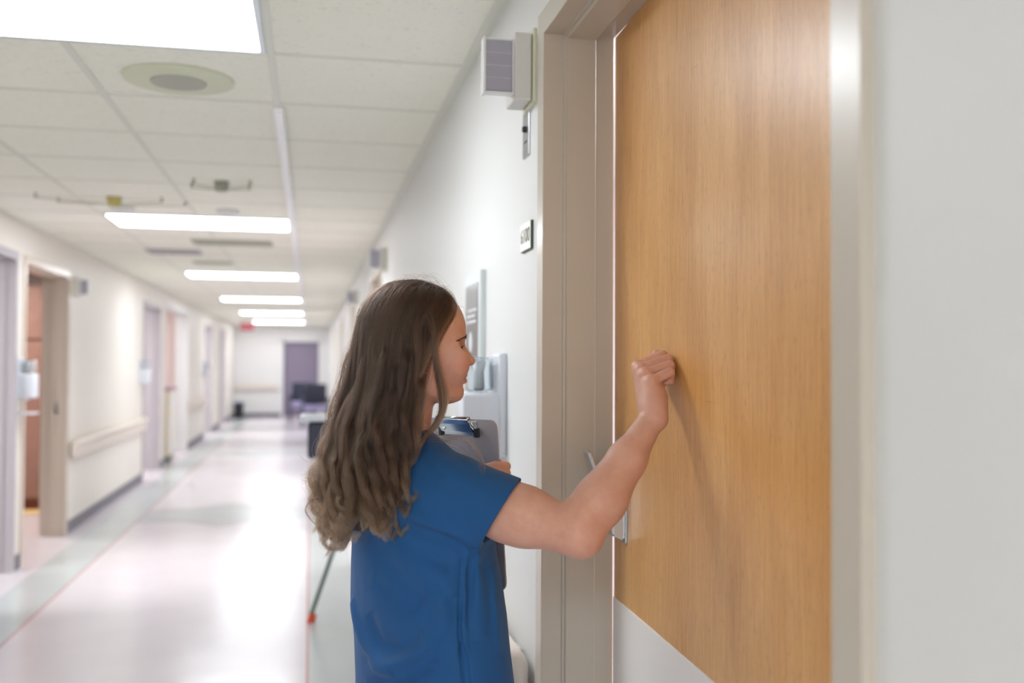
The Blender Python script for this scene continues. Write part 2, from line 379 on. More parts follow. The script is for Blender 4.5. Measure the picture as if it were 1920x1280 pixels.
# ---------------------------------------------------------------- fixtures on the right wall
def dome_light(loc, label, group, side=1, lens_mat=None):
    """Nurse-call corridor light: back plate, body box, louvred lens housing sticking out of the wall."""
    x, y, z = loc; t = thing('nurse_call_light', label, 'signal light', loc, group); s = -side
    def b(x0, x1, *a, **k): return bx(min(x + s * x0, x + s * x1), max(x + s * x0, x + s * x1), *a, **k)
    obj('back_plate', b(-.001, .008, y - .062, y + .062, z - .088, z + .088, .003, 2), M_cream, t)
    obj('body', b(.009, .050, y - .052, y + .052, z - .079, z + .079, .004, 2), M_offw, t)
    h = bmesh.new()
    def bb(x0, x1, *a): box(h, min(x + s * x0, x + s * x1), max(x + s * x0, x + s * x1), *a, .0015, 1)
    y0, y1 = y - .047, y - .008
    bb(.048, .118, y0 + .006, y1 - .006, z - .064, z - .059); bb(.048, .118, y0 + .006, y1 - .006, z + .059, z + .064)
    bb(.116, .122, y0, y1, z - .066, z + .066); bb(.048, .054, y0 + .004, y1 - .004, z - .066, z + .066)
    hs = obj('lens_housing', h, M_white, t)
    l = bmesh.new()
    for k in range(4):
        z0 = z - .0585 + k * .0293
        box(l, min(x + s * .055, x + s * .1155), max(x + s * .055, x + s * .1155), y0 + .004, y1 - .004, z0, z0 + .0290, .0004, 1)
    obj('lens', l, lens_mat or M_lens, hs)
    rb = bmesh.new()
    for k in (1, 2, 3): box(rb, min(x + s * .055, x + s * .1155), max(x + s * .055, x + s * .1155), y0 + .0036, y0 + .006, z - .0589 + k * .0293, z - .0583 + k * .0293)
    obj('lens_rib', rb, M_white, hs)
    return t
dome_light((XR, 2.298, 2.112), 'white nurse call light with grey louvred lens beside the wooden door top', 'nurse call lights')
dome_light((XR, 6.85, 2.13), 'small blurred nurse call light farther along the right wall, above the hair', 'nurse call lights')
dome_light((XR, 10.95, 2.13), 'tiny far nurse call light on the right wall beyond the first two', 'nurse call lights')
dome_light((XL, 8.98, 2.05), 'small grey nurse call light right of the tan doorway, left wall', 'nurse call lights', -1)

t = thing('switch_plate', 'narrow steel key switch plate on wall below the nurse call light', 'switch plate', (XR, 2.335, 1.975))
sp_ = obj('plate', bx(XR - .004, XR + .001, 2.300, 2.370, 1.918, 2.034, .0015, 2), M_metal, t)
b1 = bmesh.new(); cyl(b1, (XR - .012, 2.335, 1.985), (XR - .003, 2.335, 1.985), .007, .008); obj('key_switch', b1, M_dark, t)
for z in (1.930, 2.022):
    b1 = bmesh.new(); cyl(b1, (XR - .006, 2.335, z), (XR - .003, 2.335, z), .004); obj('screw', b1, M_metal, t)
b1 = bmesh.new()
for q in (-.012, .0, .012): box(b1, XR - .0047, XR - .0037, 2.333 + q, 2.336 + q, 1.952, 1.957)
obj('marking', b1, M_dark, t)

# room number plate
M_sign = mat('sign_face', (226, 222, 208), .3); M_signback = mat('sign_back_green', (48, 74, 62), .4); M_ink = mat('sign_ink', (104, 104, 96), .5)
t = thing('room_number_sign', 'small cream room number plate reading 6100 beside door frame', 'sign', (XR, 2.318, 1.722))
obj('backing', bx(XR - .006, XR + .001, 2.262, 2.376, 1.690, 1.757, .0008, 1), M_signback, t)
fc = obj('face', bx(XR - .0075, XR - .006, 2.2635, 2.376, 1.692, 1.757, .0004, 1), M_sign, t)
cu = bpy.data.curves.new('number', 'FONT'); cu.body = '6100'; cu.size = .050; cu.align_x = 'CENTER'; cu.align_y = 'CENTER'; cu.extrude = .0004
tmp = bpy.data.objects.new('number', cu); C.objects.link(tmp)
bpy.context.view_layer.update()
me = bpy.data.meshes.new_from_object(tmp.evaluated_get(bpy.context.evaluated_depsgraph_get())); bpy.data.objects.remove(tmp)
# read from the corridor: text x runs along -Y, text y along +Z
MT = Matrix(((0, 0, -1, XR - .0078), (-1, 0, 0, 2.3195), (0, 1, 0, 1.7245), (0, 0, 0, 1)))
me.transform(MT); link('number', me, t, M_ink)['label'] = 'grey numerals 6100'

# hand-washing poster in a holder
t = thing('framed_notice', 'framed hand hygiene notice with dark picture above the dispenser', 'notice', (XR, 3.05, 1.56))
obj('frame', bx(XR - .018, XR + .001, 2.895, 3.205, 1.42, 1.70, .004, 2), mat('pale_grey_plastic', (206, 212, 214), .3), t)
M_print = mat('notice_print', (90, 88, 86), .35, coat=.4, var=.35, scale=5)
obj('print', bx(XR - .0195, XR - .0175, 2.935, 3.165, 1.44, 1.665), M_print, t)
b1 = bmesh.new()
for i, (a, b) in enumerate(((2.96, 3.13), (2.98, 3.14), (2.95, 3.11))): box(b1, XR - .0205, XR - .0192, a, b, 1.545 + .018 * i, 1.553 + .018 * i, .0008, 1)
lathe(b1, [(.012, 1.455), (.03, 1.47), (.033, 1.49), (.02, 1.512), (.004, 1.52)], XR - .02, 3.06, 16, .05)
obj('pale_marks', b1, mat('print_white', (216, 216, 218), .4), t)

def dispenser(x, y, z, s, label, group, tray=False):
    """Wall soap dispenser: back plate, clear bottle on top, lower cover with spout. s=-1 sticks out towards -X."""
    t = thing('soap_dispenser', label, 'dispenser', (x, y, z), group)
    def b(x0, x1, *a, **k): return bx(min(x + s * x0, x + s * x1), max(x + s * x0, x + s * x1), *a, **k)
    obj('back_plate', b(-.001, .022, y - .062, y + .062, z, z + .275, .008, 3), M_pale, t)
    cv = bx(min(x + s * .001, x + s * .118), max(x + s * .001, x + s * .118), y - .056, y + .056, z, z + .168, .011, 4)
    co = obj('cover', cv, M_pale, t, True)
    sp = bmesh.new(); cyl(sp, (x + s * .06, y, z - .018), (x + s * .06, y, z + .01), .008, .014); obj('spout', sp, M_pale, co)
    bt = bx(min(x + s * .030, x + s * .108), max(x + s * .030, x + s * .108), y - .048, y + .048, z + .170, z + .262, .014, 4)
    box(bt, min(x + s * .034, x + s * .104), max(x + s * .034, x + s * .104), y - .044, y + .044, z + .174, z + .258, .012, 4)
    bmesh.ops.reverse_faces(bt, faces=[f_ for f_ in bt.faces if all(abs(v_.co.y - y) < .0441 for v_ in f_.verts) and all(z + .1739 < v_.co.z < z + .2581 for v_ in f_.verts)])
    bo = obj('bottle', bt, M_glass, t, True)
    li = bmesh.new(); lathe(li, [(.012, z + .174), (.016, z + .18), (.014, z + .225), (.02, z + .252)], x + s * .066, y, 20); obj('pump', li, M_white, bo, True)
    if tray:
        tr = bmesh.new(); box(tr, min(x, x + s * .12), max(x, x + s * .12), y - .06, y + .06, z - .11, z - .098, .004, 2); obj('drip_tray', tr, M_pale, t)
    return t
M_pale = mat('cool_white_plastic', (218, 222, 230), .25)
dispenser(XR, 2.63, 1.175, -1, 'white soap dispenser with clear bottle in front of the woman', 'soap dispensers')
dispenser(XL, 7.37, 1.17, 1, 'blurred white dispenser between the two nearest left doorways', 'soap dispensers', True)
dispenser(XL, 12.35, 1.17, 1, 'small blurred white dispenser beside the grey doorway, left wall', 'soap dispensers')
dispenser(XL, 19.4, 1.17, 1, 'tiny far dispenser on the left wall before the last doorways', 'soap dispensers')

def handrail(x, s, y0, y1, label, z=.615):
    t = thing('handrail', label, 'handrail', (x, (y0 + y1) / 2, z), 'corridor handrails')
    pr = [(.018, 0), (.045, -.004), (.058, .01), (.060, .095), (.070, .108), (.088, .118), (.092, .132), (.084, .146), (.06, .152), (.03, .15), (.018, .135)]
    def mk(ya, yb, k=1.):
        def st(p, i): return (x + s * p[0] * k, (ya, yb)[i], z + .075 + (p[1] - .075) * k)
        st.n = 2
        return prism(bmesh.new(), pr, st)
    r = mk(y0 + .04, y1 - .04)
    obj('rail', r, M_rail, t, False)
    for yc, d in ((y0 + .04, -1), (y1 - .04, 1)):
        c = bmesh.new()
        def st(p, i):
            k = (1.0, 1.0, .93, .75)[i]; yy = yc + d * (0, .02, .035, .042)[i]
            return (x + s * p[0] * k, yy, z + .075 + (p[1] - .075) * k)
        st.n = 4
        obj('end_cap', prism(c, pr, st), M_rail, t, True)
    for yb in ([y0 + .15, y1 - .15] + ([(y0 + y1) / 2] if y1 - y0 > 2 else [])):
        obj('bracket', bx(min(x, x + s * .03), max(x, x + s * .03), yb - .03, yb + .03, z + .03, z + .12, .003, 1), M_offw, t)
    return t
handrail(XR, -1, 2.24, 7.15, 'long off-white handrail low on right wall beside the woman')
handrail(XR, -1, 8.65, 11.25, 'second handrail on the right wall, beyond the next doorway')
handrail(XL, 1, 8.86, 12.48, 'cream handrail on the left wall between tan and grey doorways')
handrail(XL, 1, 17.1, 19.5, 'far handrail on the left wall past the alcove')
handrail(XL, 1, 2.6, 5.9, 'handrail on the left wall before the nearest doorway')
t = thing('handrail', 'short handrail on the end wall at the far end', 'handrail', (-1.4, Y1, .78), 'corridor handrails')
obj('rail', bx(-1.93, -.8, Y1 - .07, Y1 - .03, .72, .85, .01, 2), M_rail, t)
for x in (-1.8, -.95): obj('bracket', bx(x - .03, x + .03, Y1 - .031, Y1, .75, .82), M_rail, t)

# ---------------------------------------------------------------- things on the ceiling
M_spk = mat('speaker_cream', (214, 216, 190), .5); M_grl = mat('speaker_grille', (176, 176, 162), .6)
t = thing('ceiling_speaker', 'round cream ceiling speaker with grey centre beside nearest light panel', 'speaker', (-.45, 3.55, CEIL))
b1 = bmesh.new(); lathe(b1, [(.185, CEIL - .001), (.182, CEIL - .008), (.165, CEIL - .012), (.095, CEIL - .012)], -.45, 3.55, 48); obj('rim', b1, M_spk, t, False)
b1 = bmesh.new(); lathe(b1, [(.094, CEIL - .011), (.092, CEIL - .016), (.05, CEIL - .018)], -.45, 3.55, 40); obj('grille', b1, M_grl, t)
def sensor(x, y, arms, m, label, r=.045):
    t = thing('ceiling_aerial', label, 'ceiling fitting', (x, y, CEIL), 'ceiling fittings with thin arms')
    b = bmesh.new(); cyl(b, (x, y, CEIL - .05), (x, y, CEIL + .0), r * .8, r, 20); hub = obj('hub', b, m, t, True)
    for a, L in arms:
        dx, dy = math.cos(math.radians(a)) * L, math.sin(math.radians(a)) * L
        b = bmesh.new(); tube(b, [(x, y, CEIL - .04), (x + dx * .5, y + dy * .5, CEIL - .036), (x + dx, y + dy, CEIL - .028)], .0032)
        o = obj('arm', b, M_thin, t, True)
        b = bmesh.new(); cyl(b, (x + dx, y + dy, CEIL - .03), (x + dx, y + dy, CEIL), .009); obj('foot', b, M_thin, o)
M_thin = mat('thin_grey_rod', (186, 186, 168), .5)
sensor(-1.14, 6.2, ((8, .40), (-12, .28), (168, .33), (190, .42)), mat('brass_yellow', (196, 184, 110), .5), 'yellowish ceiling fitting with four thin arms before second light')
sensor(-.475, 5.53, ((20, .15), (-25, .17), (160, .17), (205, .15)), mat('hub_grey', (160, 160, 146), .5), 'small grey four-armed ceiling fitting right of the yellowish one', .04)
for x, y, wd in ((-1.16, 6.6, 'round white ceiling disc just before the second light, left'), (-.52, 6.55, 'round white ceiling disc just before the second light, right')):
    b1 = bmesh.new(); lathe(b1, [(.075, CEIL - .001), (.073, CEIL - .022), (.05, CEIL - .032), (.01, CEIL - .033)], x, y, 32)
    o = obj('smoke_detector', b1, M_white, None, True); setorigin(o, (x, y, CEIL)); tag(o, wd, 'smoke detector', 'ceiling discs')
for x, y, wx, wy, m, wd in ((-.62, 8.3, .62, .3, M_grl, 'flat grey ceiling vent just behind the second light'),
                            (-1.17, 9.1, .45, .34, M_frame_grey, 'pale ceiling vent left of centre before third light'),
                            (-.93, 10.0, .36, .22, M_thin, 'small dark ceiling vent before third light')):
    t = thing('ceiling_vent', wd, 'vent', (x, y, CEIL), 'ceiling vents')
    b1 = bmesh.new()
    for a in ((x - wx / 2, x + wx / 2, y - wy / 2, y - wy / 2 + .02), (x - wx / 2, x + wx / 2, y + wy / 2 - .02, y + wy / 2), (x - wx / 2, x - wx / 2 + .02, y - wy / 2 + .02, y + wy / 2 - .02), (x + wx / 2 - .02, x + wx / 2, y - wy / 2 + .02, y + wy / 2 - .02)): box(b1, *a, CEIL - .012, CEIL)
    obj('frame', b1, m, t)
    b1 = bmesh.new(); k = y - wy / 2 + .03
    while k < y + wy / 2 - .03: box(b1, x - wx / 2 + .02, x + wx / 2 - .02, k, k + .012, CEIL - .010, CEIL - .003); k += .026
    obj('slats', b1, m, t)
b1 = bmesh.new(); box(b1, -.146, -.108, 3.84, 26.6, CEIL - .026, CEIL - .004, .003, 1)
o = obj('cable_raceway', b1, mat('raceway_white', (252, 250, 252), .4)); setorigin(o, (-.127, 15, CEIL)); tag(o, 'long white cable raceway running along ceiling past the lights', 'cable raceway')
# exit sign far down
t = thing('exit_sign', 'small red exit sign hanging at the far end of the corridor', 'exit sign', (-1.45, 24.0, CEIL))
obj('housing', bx(-1.60, -1.30, 23.97, 24.03, 2.17, 2.34, .008, 2), mat('sign_red', (176, 60, 80), .5, emis=(.12, (230, 60, 90))), t)
obj('stem', bx(-1.46, -1.44, 23.99, 24.01, 2.34, CEIL), M_white, t)
cu = bpy.data.curves.new('exit_text', 'FONT'); cu.body = 'EXIT'; cu.size = .12; cu.align_x = 'CENTER'; cu.align_y = 'CENTER'; cu.extrude = .001
tmp = bpy.data.objects.new('exit_text', cu); C.objects.link(tmp); bpy.context.view_layer.update()
me = bpy.data.meshes.new_from_object(tmp.evaluated_get(bpy.context.evaluated_depsgraph_get())); bpy.data.objects.remove(tmp)
me.transform(Matrix(((1, 0, 0, -1.45), (0, 0, -1, 23.968), (0, 1, 0, 2.255), (0, 0, 0, 1)))); link('lettering', me, t, M_white)

# ---------------------------------------------------------------- what stands in the rooms and along the corridor
t = thing('wardrobe', 'reddish brown wardrobe seen through the tan doorway on left', 'wardrobe', (-3.0, 10.5, 0))
obj('carcass', bx(-3.9, -2.2, 10.3, 10.9, .10, 2.15, .004, 1), M_brown, t)
obj('plinth', bx(-3.88, -2.22, 10.33, 10.88, 0, .10), mat('plinth_rust', (120, 60, 40), .5), t)
for x0 in (-3.88, -3.04):
    d = obj('door', bx(x0, x0 + .82, 10.275, 10.299, .12, 1.60, .003, 1), M_brown, t)
    obj('handle', bx(x0 + (.74 if x0 < -3.5 else .05), x0 + (.76 if x0 < -3.5 else .07), 10.25, 10.274, .95, 1.1, .002, 1), M_metal, d)
    obj('upper_door', bx(x0, x0 + .82, 10.275, 10.299, 1.64, 2.13, .003, 1), M_brown, t)
b1 = bmesh.new(); box(b1, -4.8, -2.16, 10.0, 10.25, 0, .012); o = obj('floor_mat', b1, mat('yellow_mat', (206, 178, 120), .7)); setorigin(o, (-3.4, 10.1, 0)); tag(o, 'yellow floor mat in front of the reddish brown wardrobe', 'mat')
b1 = bmesh.new(); box(b1, -2.04, -2.015, 8.716, 8.7296, .98, 1.09, .002, 1); o = obj('strike_plate', b1, M_metal); setorigin(o, (-2.03, 8.73, 1.03)); tag(o, 'small metal strike plate set in the tan door jamb', 'strike plate')

t = thing('supply_cart', 'cream supply cabinet cart in the left alcove with purple top', 'cart', (-2.3, 14.9, 0))
obj('body', bx(-2.62, -1.93, 14.55, 15.3, .1, 1.02, .02, 3), mat('cart_cream', (222, 206, 180), .5), t)
obj('top_tray', bx(-2.64, -1.91, 14.53, 15.32, 1.021, 1.06, .01, 2), mat('cart_purple', (150, 120, 140), .5), t)
obj('plinth', bx(-2.6, -1.95, 14.57, 15.28, 0.03, .10), mat('cart_green', (74, 92, 74), .6), t)
for k in range(3): obj('drawer', bx(-1.931, -1.922, 14.58, 15.27, .13 + .29 * k, .39 + .29 * k, .004, 1), M_offw, t)
for x in (-2.55, -2.0):
    for y in (14.62, 15.22):
        b1 = bmesh.new(); cyl(b1, (x - .012, y, .03), (x + .012, y, .03), .03); obj('wheel', b1, M_dark, t)

# far end: bin, chairs and a cart near the dark doorway
t = thing('waste_bin', 'small dark waste bin on floor against the end wall', 'bin', (-1.78, 26.4, 0))
b1 = bmesh.new(); lathe(b1, [(.11, 0), (.13, .36), (.135, .37)], -1.78, 26.4, 24); obj('body', b1, M_dark, t)
b1 = bmesh.new(); lathe(b1, [(.14, .371), (.13, .40), (.05, .42)], -1.78, 26.4, 24); obj('lid', b1, mat('bin_blue', (90, 92, 130), .5), t)
M_lav = mat('lavender_vinyl', (158, 150, 190), .5); M_navy = mat('navy_vinyl', (46, 50, 70), .5)
def armchair(x, y, label):
    t = thing('waiting_chair', label, 'chair', (x, y, 0), 'chairs near the far doorway')
    obj('seat', bx(x - .25, x + .25, y - .25, y + .25, .36, .48, .03, 2), M_lav, t)
    obj('backrest', bx(x - .25, x + .25, y + .2, y + .3, .49, .95, .03, 2), M_navy, t)
    for sx in (-1, 1):
        obj('armrest', bx(x + sx * .28 - .03, x + sx * .28 + .03, y - .22, y + .25, .60, .65, .01, 2), M_navy, t)
        for sy in (-.22, .22): obj('leg', bx(x + sx * .28 - .02, x + sx * .28 + .02, y + sy - .02, y + sy + .02, 0, .60, .003, 1), M_navy, t)
armchair(-.18, 24.6, 'dark chair with lavender seat before the far purple doorway'); armchair(.12, 22.6, 'nearer lavender chair on the right, before the far doorway')

# a folding stand with a monitor head, left of the woman's hair
t = thing('equipment_stand', 'slender tripod stand with orange foot and dark monitor behind the hair', 'equipment stand', (.22, 5.55, 0))
M_rod = mat('green_grey_rod', (84, 104, 92), .4); M_or = mat('orange_rubber', (214, 78, 44), .5)
hx, hy = .215, 5.62
b1 = bmesh.new(); tube(b1, [(hx, hy, .60), (hx, hy, .92)], .016, 12); obj('pole', b1, M_rod, t)
b1 = bmesh.new(); cyl(b1, (hx, hy, .58), (hx, hy, .66), .035); obj('hub', b1, M_dark, t)
for fx, fy in ((.015, 5.60), (.40, 5.45), (.34, 5.85)):
    b1 = bmesh.new(); tube(b1, [(fx, fy, .03), (hx, hy, .62)], .012, 10); lg = obj('leg', b1, M_rod, t)
    b1 = bmesh.new(); d = Vector((hx - fx, hy - fy, .59)).normalized(); cyl(b1, (fx - .0 * d.x, fy, .0), Vector((fx, fy, 0)) + d * .05, .024, .018); obj('rubber_foot', b1, M_or, lg)
hd2 = obj('monitor', bx(-.01, .31, 5.50, 5.64, .90, 1.10, .02, 3), M_dark, t); obj('screen_bezel', bx(.0, .30, 5.492, 5.499, .91, 1.09), M_navy, hd2)
obj('tray', bx(-.05, .33, 5.48, 5.74, 1.102, 1.135, .012, 3), M_pale, t)

# ================================================================ the woman
# A small implicit-surface kit: shapes are blended on a voxel grid and meshed once, so limbs join as one skin.
class Field:
    def __init__(s, lo, hi, h):
        s.lo = np.array(lo, float); s.h = h; s.n = np.ceil((np.array(hi) - s.lo) / h).astype(int) + 1
        s.D = np.full(s.n, .05, np.float32)
    def sub(s, lo, hi):
        i0 = np.clip(np.floor((np.array(lo) - s.lo) / s.h).astype(int), 0, s.n); i1 = np.clip(np.ceil((np.array(hi) - s.lo) / s.h).astype(int) + 1, 0, s.n)
        sl = tuple(slice(a, b) for a, b in zip(i0, i1))
        g = [(s.lo[k] + s.h * np.arange(i0[k], i1[k])).astype(np.float32) for k in range(3)]
        return sl, g[0][:, None, None], g[1][None, :, None], g[2][None, None, :]
    def put(s, f, lo, hi, k, mode='add'):
        pad = k + 4 * s.h
        sl, x, y, z = s.sub(np.array(lo) - pad, np.array(hi) + pad)
        if min(s.D[sl].shape) == 0: return
        d = f(x, y, z).astype(np.float32) * np.ones_like(s.D[sl]); a = s.D[sl]
        if mode == 'add': h = np.maximum(k - np.abs(a - d), 0) / max(k, 1e-9); s.D[sl] = np.minimum(a, d) - h * h * k * .25
        elif mode == 'cut': d = -d; h = np.maximum(k - np.abs(a - d), 0) / max(k, 1e-9); s.D[sl] = np.maximum(a, d) + h * h * k * .25
        elif mode == 'offset': s.D[sl] = a + d
    def cone(s, a, b, ra, rb, k=.01, mode='add', flat=None):
        """Tapered round limb; flat=(direction, factor) squashes it along a direction."""
        a = np.array(a, float); b = np.array(b, float); ab = b - a; L2 = float(ab @ ab); R = max(ra, rb)
        def f(x, y, z):
            px, py, pz = x - a[0], y - a[1], z - a[2]
            t = np.clip((px * ab[0] + py * ab[1] + pz * ab[2]) / max(L2, 1e-12), 0, 1)
            qx, qy, qz = px - t * ab[0], py - t * ab[1], pz - t * ab[2]
            if flat is not None:
                n = np.array(flat[0], float); n /= np.linalg.norm(n); q = (qx * n[0] + qy * n[1] + qz * n[2]) * (flat[1] - 1)
                qx, qy, qz = qx + q * n[0], qy + q * n[1], qz + q * n[2]
            return np.sqrt(qx * qx + qy * qy + qz * qz) - (ra + (rb - ra) * t)
        s.put(f, np.minimum(a, b) - R, np.maximum(a, b) + R, k, mode)
    def chain(s, pts, rs, k=.008, kk=None, **kw):
        for i in range(len(pts) - 1): s.cone(pts[i], pts[i + 1], rs[i], rs[i + 1], (kk if (kk is not None and i) else k), **kw)
    def ell(s, c, r, k=.01, B=None, mode='add'):
        c = np.array(c, float); r = np.array(r, float); B = np.eye(3) if B is None else np.array(B, float)   # columns of B are the axes
        def f(x, y, z):
            px, py, pz = x - c[0], y - c[1], z - c[2]
            q = [(px * B[0, j] + py * B[1, j] + pz * B[2, j]) / r[j] for j in range(3)]
            n = np.sqrt(q[0] ** 2 + q[1] ** 2 + q[2] ** 2); m = np.sqrt((q[0] / r[0]) ** 2 + (q[1] / r[1]) ** 2 + (q[2] / r[2]) ** 2) + 1e-9
            return n * (n - 1) / m
        R = r.max(); s.put(f, c - R, c + R, k, mode)
    def bump(s, pts, amp, w, taper=True):
        """Raise (amp<0) or sink (amp>0) the surface along a line: cloth folds, tendons, creases."""
        pts = [np.array(p, float) for p in pts]; n = len(pts) - 1
        def f(x, y, z):
            best = None
            for i in range(n):
                a, b = pts[i], pts[i + 1]; ab = b - a; L2 = float(ab @ ab) + 1e-12
                px, py, pz = x - a[0], y - a[1], z - a[2]
                t = np.clip((px * ab[0] + py * ab[1] + pz * ab[2]) / L2, 0, 1)
                d2 = (px - t * ab[0]) ** 2 + (py - t * ab[1]) ** 2 + (pz - t * ab[2]) ** 2; g = (i + t) / n
                if best is None: best, G = d2, g
                else: G = np.where(d2 < best, g, G); best = np.minimum(best, d2)
            e = np.maximum(np.sin(np.pi * np.clip(G, 0, 1)), 1e-6) ** .6 if taper else 1.
            return amp * e * np.exp(-best / (w * w))
        s.put(f, np.min(pts, 0) - 2.5 * w, np.max(pts, 0) + 2.5 * w, 0, 'offset')
    def mesh(s):
        g = vdb.FloatGrid(.05); g.copyFromArray(np.ascontiguousarray(s.D))
        v, q = g.convertToQuads(0.0); return v * s.h + s.lo, q[:, ::-1]
def tomesh(name, parts, cols=None):
    """Join (verts, quads) pieces given in the figure's frame into one mesh in world coordinates."""
    V = []; Q = []; o = 0
    for v, q in parts: V.append(v); Q.append(q + o); o += len(v)
    V = np.concatenate(V); Q = np.concatenate(Q); Wd = (V @ RYN.T)
    me = bpy.data.meshes.new(name); me.vertices.add(len(V)); me.vertices.foreach_set('co', Wd.astype(np.float32).ravel())
    me.loops.add(Q.size); me.loops.foreach_set('vertex_index', Q.astype(np.int32).ravel())
    me.polygons.add(len(Q)); me.polygons.foreach_set('loop_start', np.arange(0, Q.size, 4, dtype=np.int32)); me.polygons.foreach_set('loop_total', np.full(len(Q), 4, np.int32))
    me.update(calc_edges=True); me.validate(); me.shade_smooth()
    return me, V
def nrm(v): v = np.array(v, float); return v / np.linalg.norm(v)

D0 = 1.87                                        # distance of the figure's middle
FW = np.array((math.cos(math.radians(39)), math.sin(math.radians(39)), 0))     # where the chest faces
RT = np.array((FW[1], -FW[0], 0))                                                # towards her right shoulder
UP = np.array((0, 0, 1.))
woman = thing('person', 'woman with long wavy brown hair in blue scrubs knocking on the door, clipboard in hand', 'person', tuple(RYN @ np.array((PL(800, 1280, D0)[0], D0, 0))))

# joints
sR = PL(856, 930, 1.775); eR = PL(1090, 1000, 1.635); wR = PL(1224, 783, 1.735)
sL = PL(672, 908, 2.00); eL = PL(770, 1085, 2.10); wL = PL(912, 925, 1.955)

# ---- right arm and fist
lo = np.array((sR[0] - .07, 1.53, wR[2] - .32)); hi = np.array((PL(1275, 700, 1.8)[0] + .03, 1.90, wR[2] + .16))
A = Field(lo, hi, .0016)
ua = eR - sR; fa = wR - eR
A.cone(sR + ua * .20, sR + ua * .55, .046, .0475, .01)
A.cone(sR + ua * .45, eR - ua * .04, .0475, .0395, .03)
A.ell(PL(1098, 1016, 1.632), (.0185, .022, .0185), .016)
A.cone(eR, eR + fa * .28, .0345, .0385, .02)
A.cone(eR + fa * .28, eR + fa * .62, .0395, .031, .02)
A.cone(eR + fa * .62, wR, .030, .0215, .02)
A.cone(eR + fa * .15 + np.array((-.012, 0, .006)), eR + fa * .45 + np.array((-.004, 0, .0)), .030, .024, .025)
ua_n = nrm(ua)
# hand: back of the hand towards the camera, knuckles at the upper left, fingers folded to the right
mc = [PL(1196, 686, 1.806), PL(1202, 691, 1.787), PL(1211, 700, 1.768), PL(1222, 714, 1.750)]       # knuckles: index .. little
pip = [PL(1242, 666, 1.812), PL(1252, 674, 1.797), PL(1256, 685, 1.779), PL(1256, 698, 1.758)]
dip = [PL(1250, 684, 1.822), PL(1256, 694, 1.808), PL(1257, 706, 1.790), PL(1256, 713, 1.768)]
tip = [PL(1232, 694, 1.818), PL(1238, 704, 1.806), PL(1240, 712, 1.792), PL(1244, 716, 1.774)]
wc = [wR + np.array((-.004, .014, 0)), wR + np.array((0, .006, .0)), wR + np.array((.002, -.002, .0)), wR + np.array((.004, -.010, 0))]
palm_n = nrm(np.cross(mc[3] - mc[0], mc[1] - wR))
for i in range(4): A.cone(wc[i], mc[i] + (mc[i] - wc[i]) * -.04, .0155, (.0118, .0122, .0118, .0108)[i], .012)
A.cone((wR + mc[3]) / 2 + np.array((.011, .006, .002)), wR + np.array((.006, .002, .008)), .0145, .0150, .014)      # heel of the hand
A.cone(mc[2] + np.array((.020, .014, -.016)), wR + np.array((.002, .008, .02)), .016, .0165, .02)
for i in range(4):
    r = (.0100, .0104, .0100, .0096)[i]
    A.ell(mc[i], (r * 1.08,) * 3, .006)
    A.cone(mc[i], pip[i], r, r * .95, .0024)
    A.cone(pip[i], dip[i], r * .93, r * .84, .0022)
    A.cone(dip[i], tip[i], r * .84, r * .76, .0022)
th = [wR + np.array((.012, .026, .022)), PL(1218, 706, 1.842), PL(1224, 678, 1.838), PL(1231, 664, 1.826)]
A.chain(th, [.016, .0125, .0105, .0088], .010, .004)
# ulnar bone, tendons
A.ell(wR + np.array((.009, -.010, -.004)), (.011, .010, .012), .014)
for i in (1, 2, 3): A.bump([mc[i] + np.array((-.001, -.011, -.006)), (mc[i] * .55 + wc[i] * .45) + np.array((0, -.016, 0)), wc[i] + np.array((0, -.017, 0))], -.0009, .004)
A.bump([eR + np.array((-.030, -.01, .030)), eR + np.array((-.006, -.03, .01))], .0022, .010)
arm = A.mesh()

# ---- left arm and the hand that grips the clipboard's edge
lo = np.minimum(np.minimum(sL, eL), wL) - .09; hi = np.maximum(np.maximum(sL, eL), wL) + .11
L = Field(lo, hi, .0022)
L.cone(sL + (eL - sL) * .1, eL, .045, .041, .02); L.cone(eL, eL * .7 + wL * .3, .039, .037, .02); L.cone(eL * .7 + wL * .3, wL, .037, .024, .02)
left = L.mesh()
cx, cy, cz = wL
G = Field(wL + np.array((-.05, -.14, -.07)), wL + np.array((.10, .06, .10)), .0012)
kn = [PL(928, 873, 1.868), PL(926, 884, 1.863), PL(925, 897, 1.86), PL(924, 910, 1.86)]   # far knuckles in front of the board's face
bk = [PL(948, 874, 1.880), PL(948, 888, 1.877), PL(947, 902, 1.874), PL(945, 915, 1.873)]
mk = [PL(944, 886, 1.915), PL(943, 899, 1.915), PL(941, 911, 1.915), PL(938, 921, 1.915)]
for i in range(4):
    G.cone(wL, mk[i], .019, .0115, .007)
    G.cone(mk[i], bk[i], .0100, .0092, .0025); G.cone(bk[i], kn[i], .0096, .0086, .0022)
    G.cone(kn[i], kn[i] + np.array((-.016, .0, -.003)), .0086, .0074, .0022)
G.chain([wL + np.array((.01, 0, .012)), PL(938, 888, 1.935), PL(934, 868, 1.925)], [.016, .0115, .0085], .008, .004)
lhand = G.mesh()

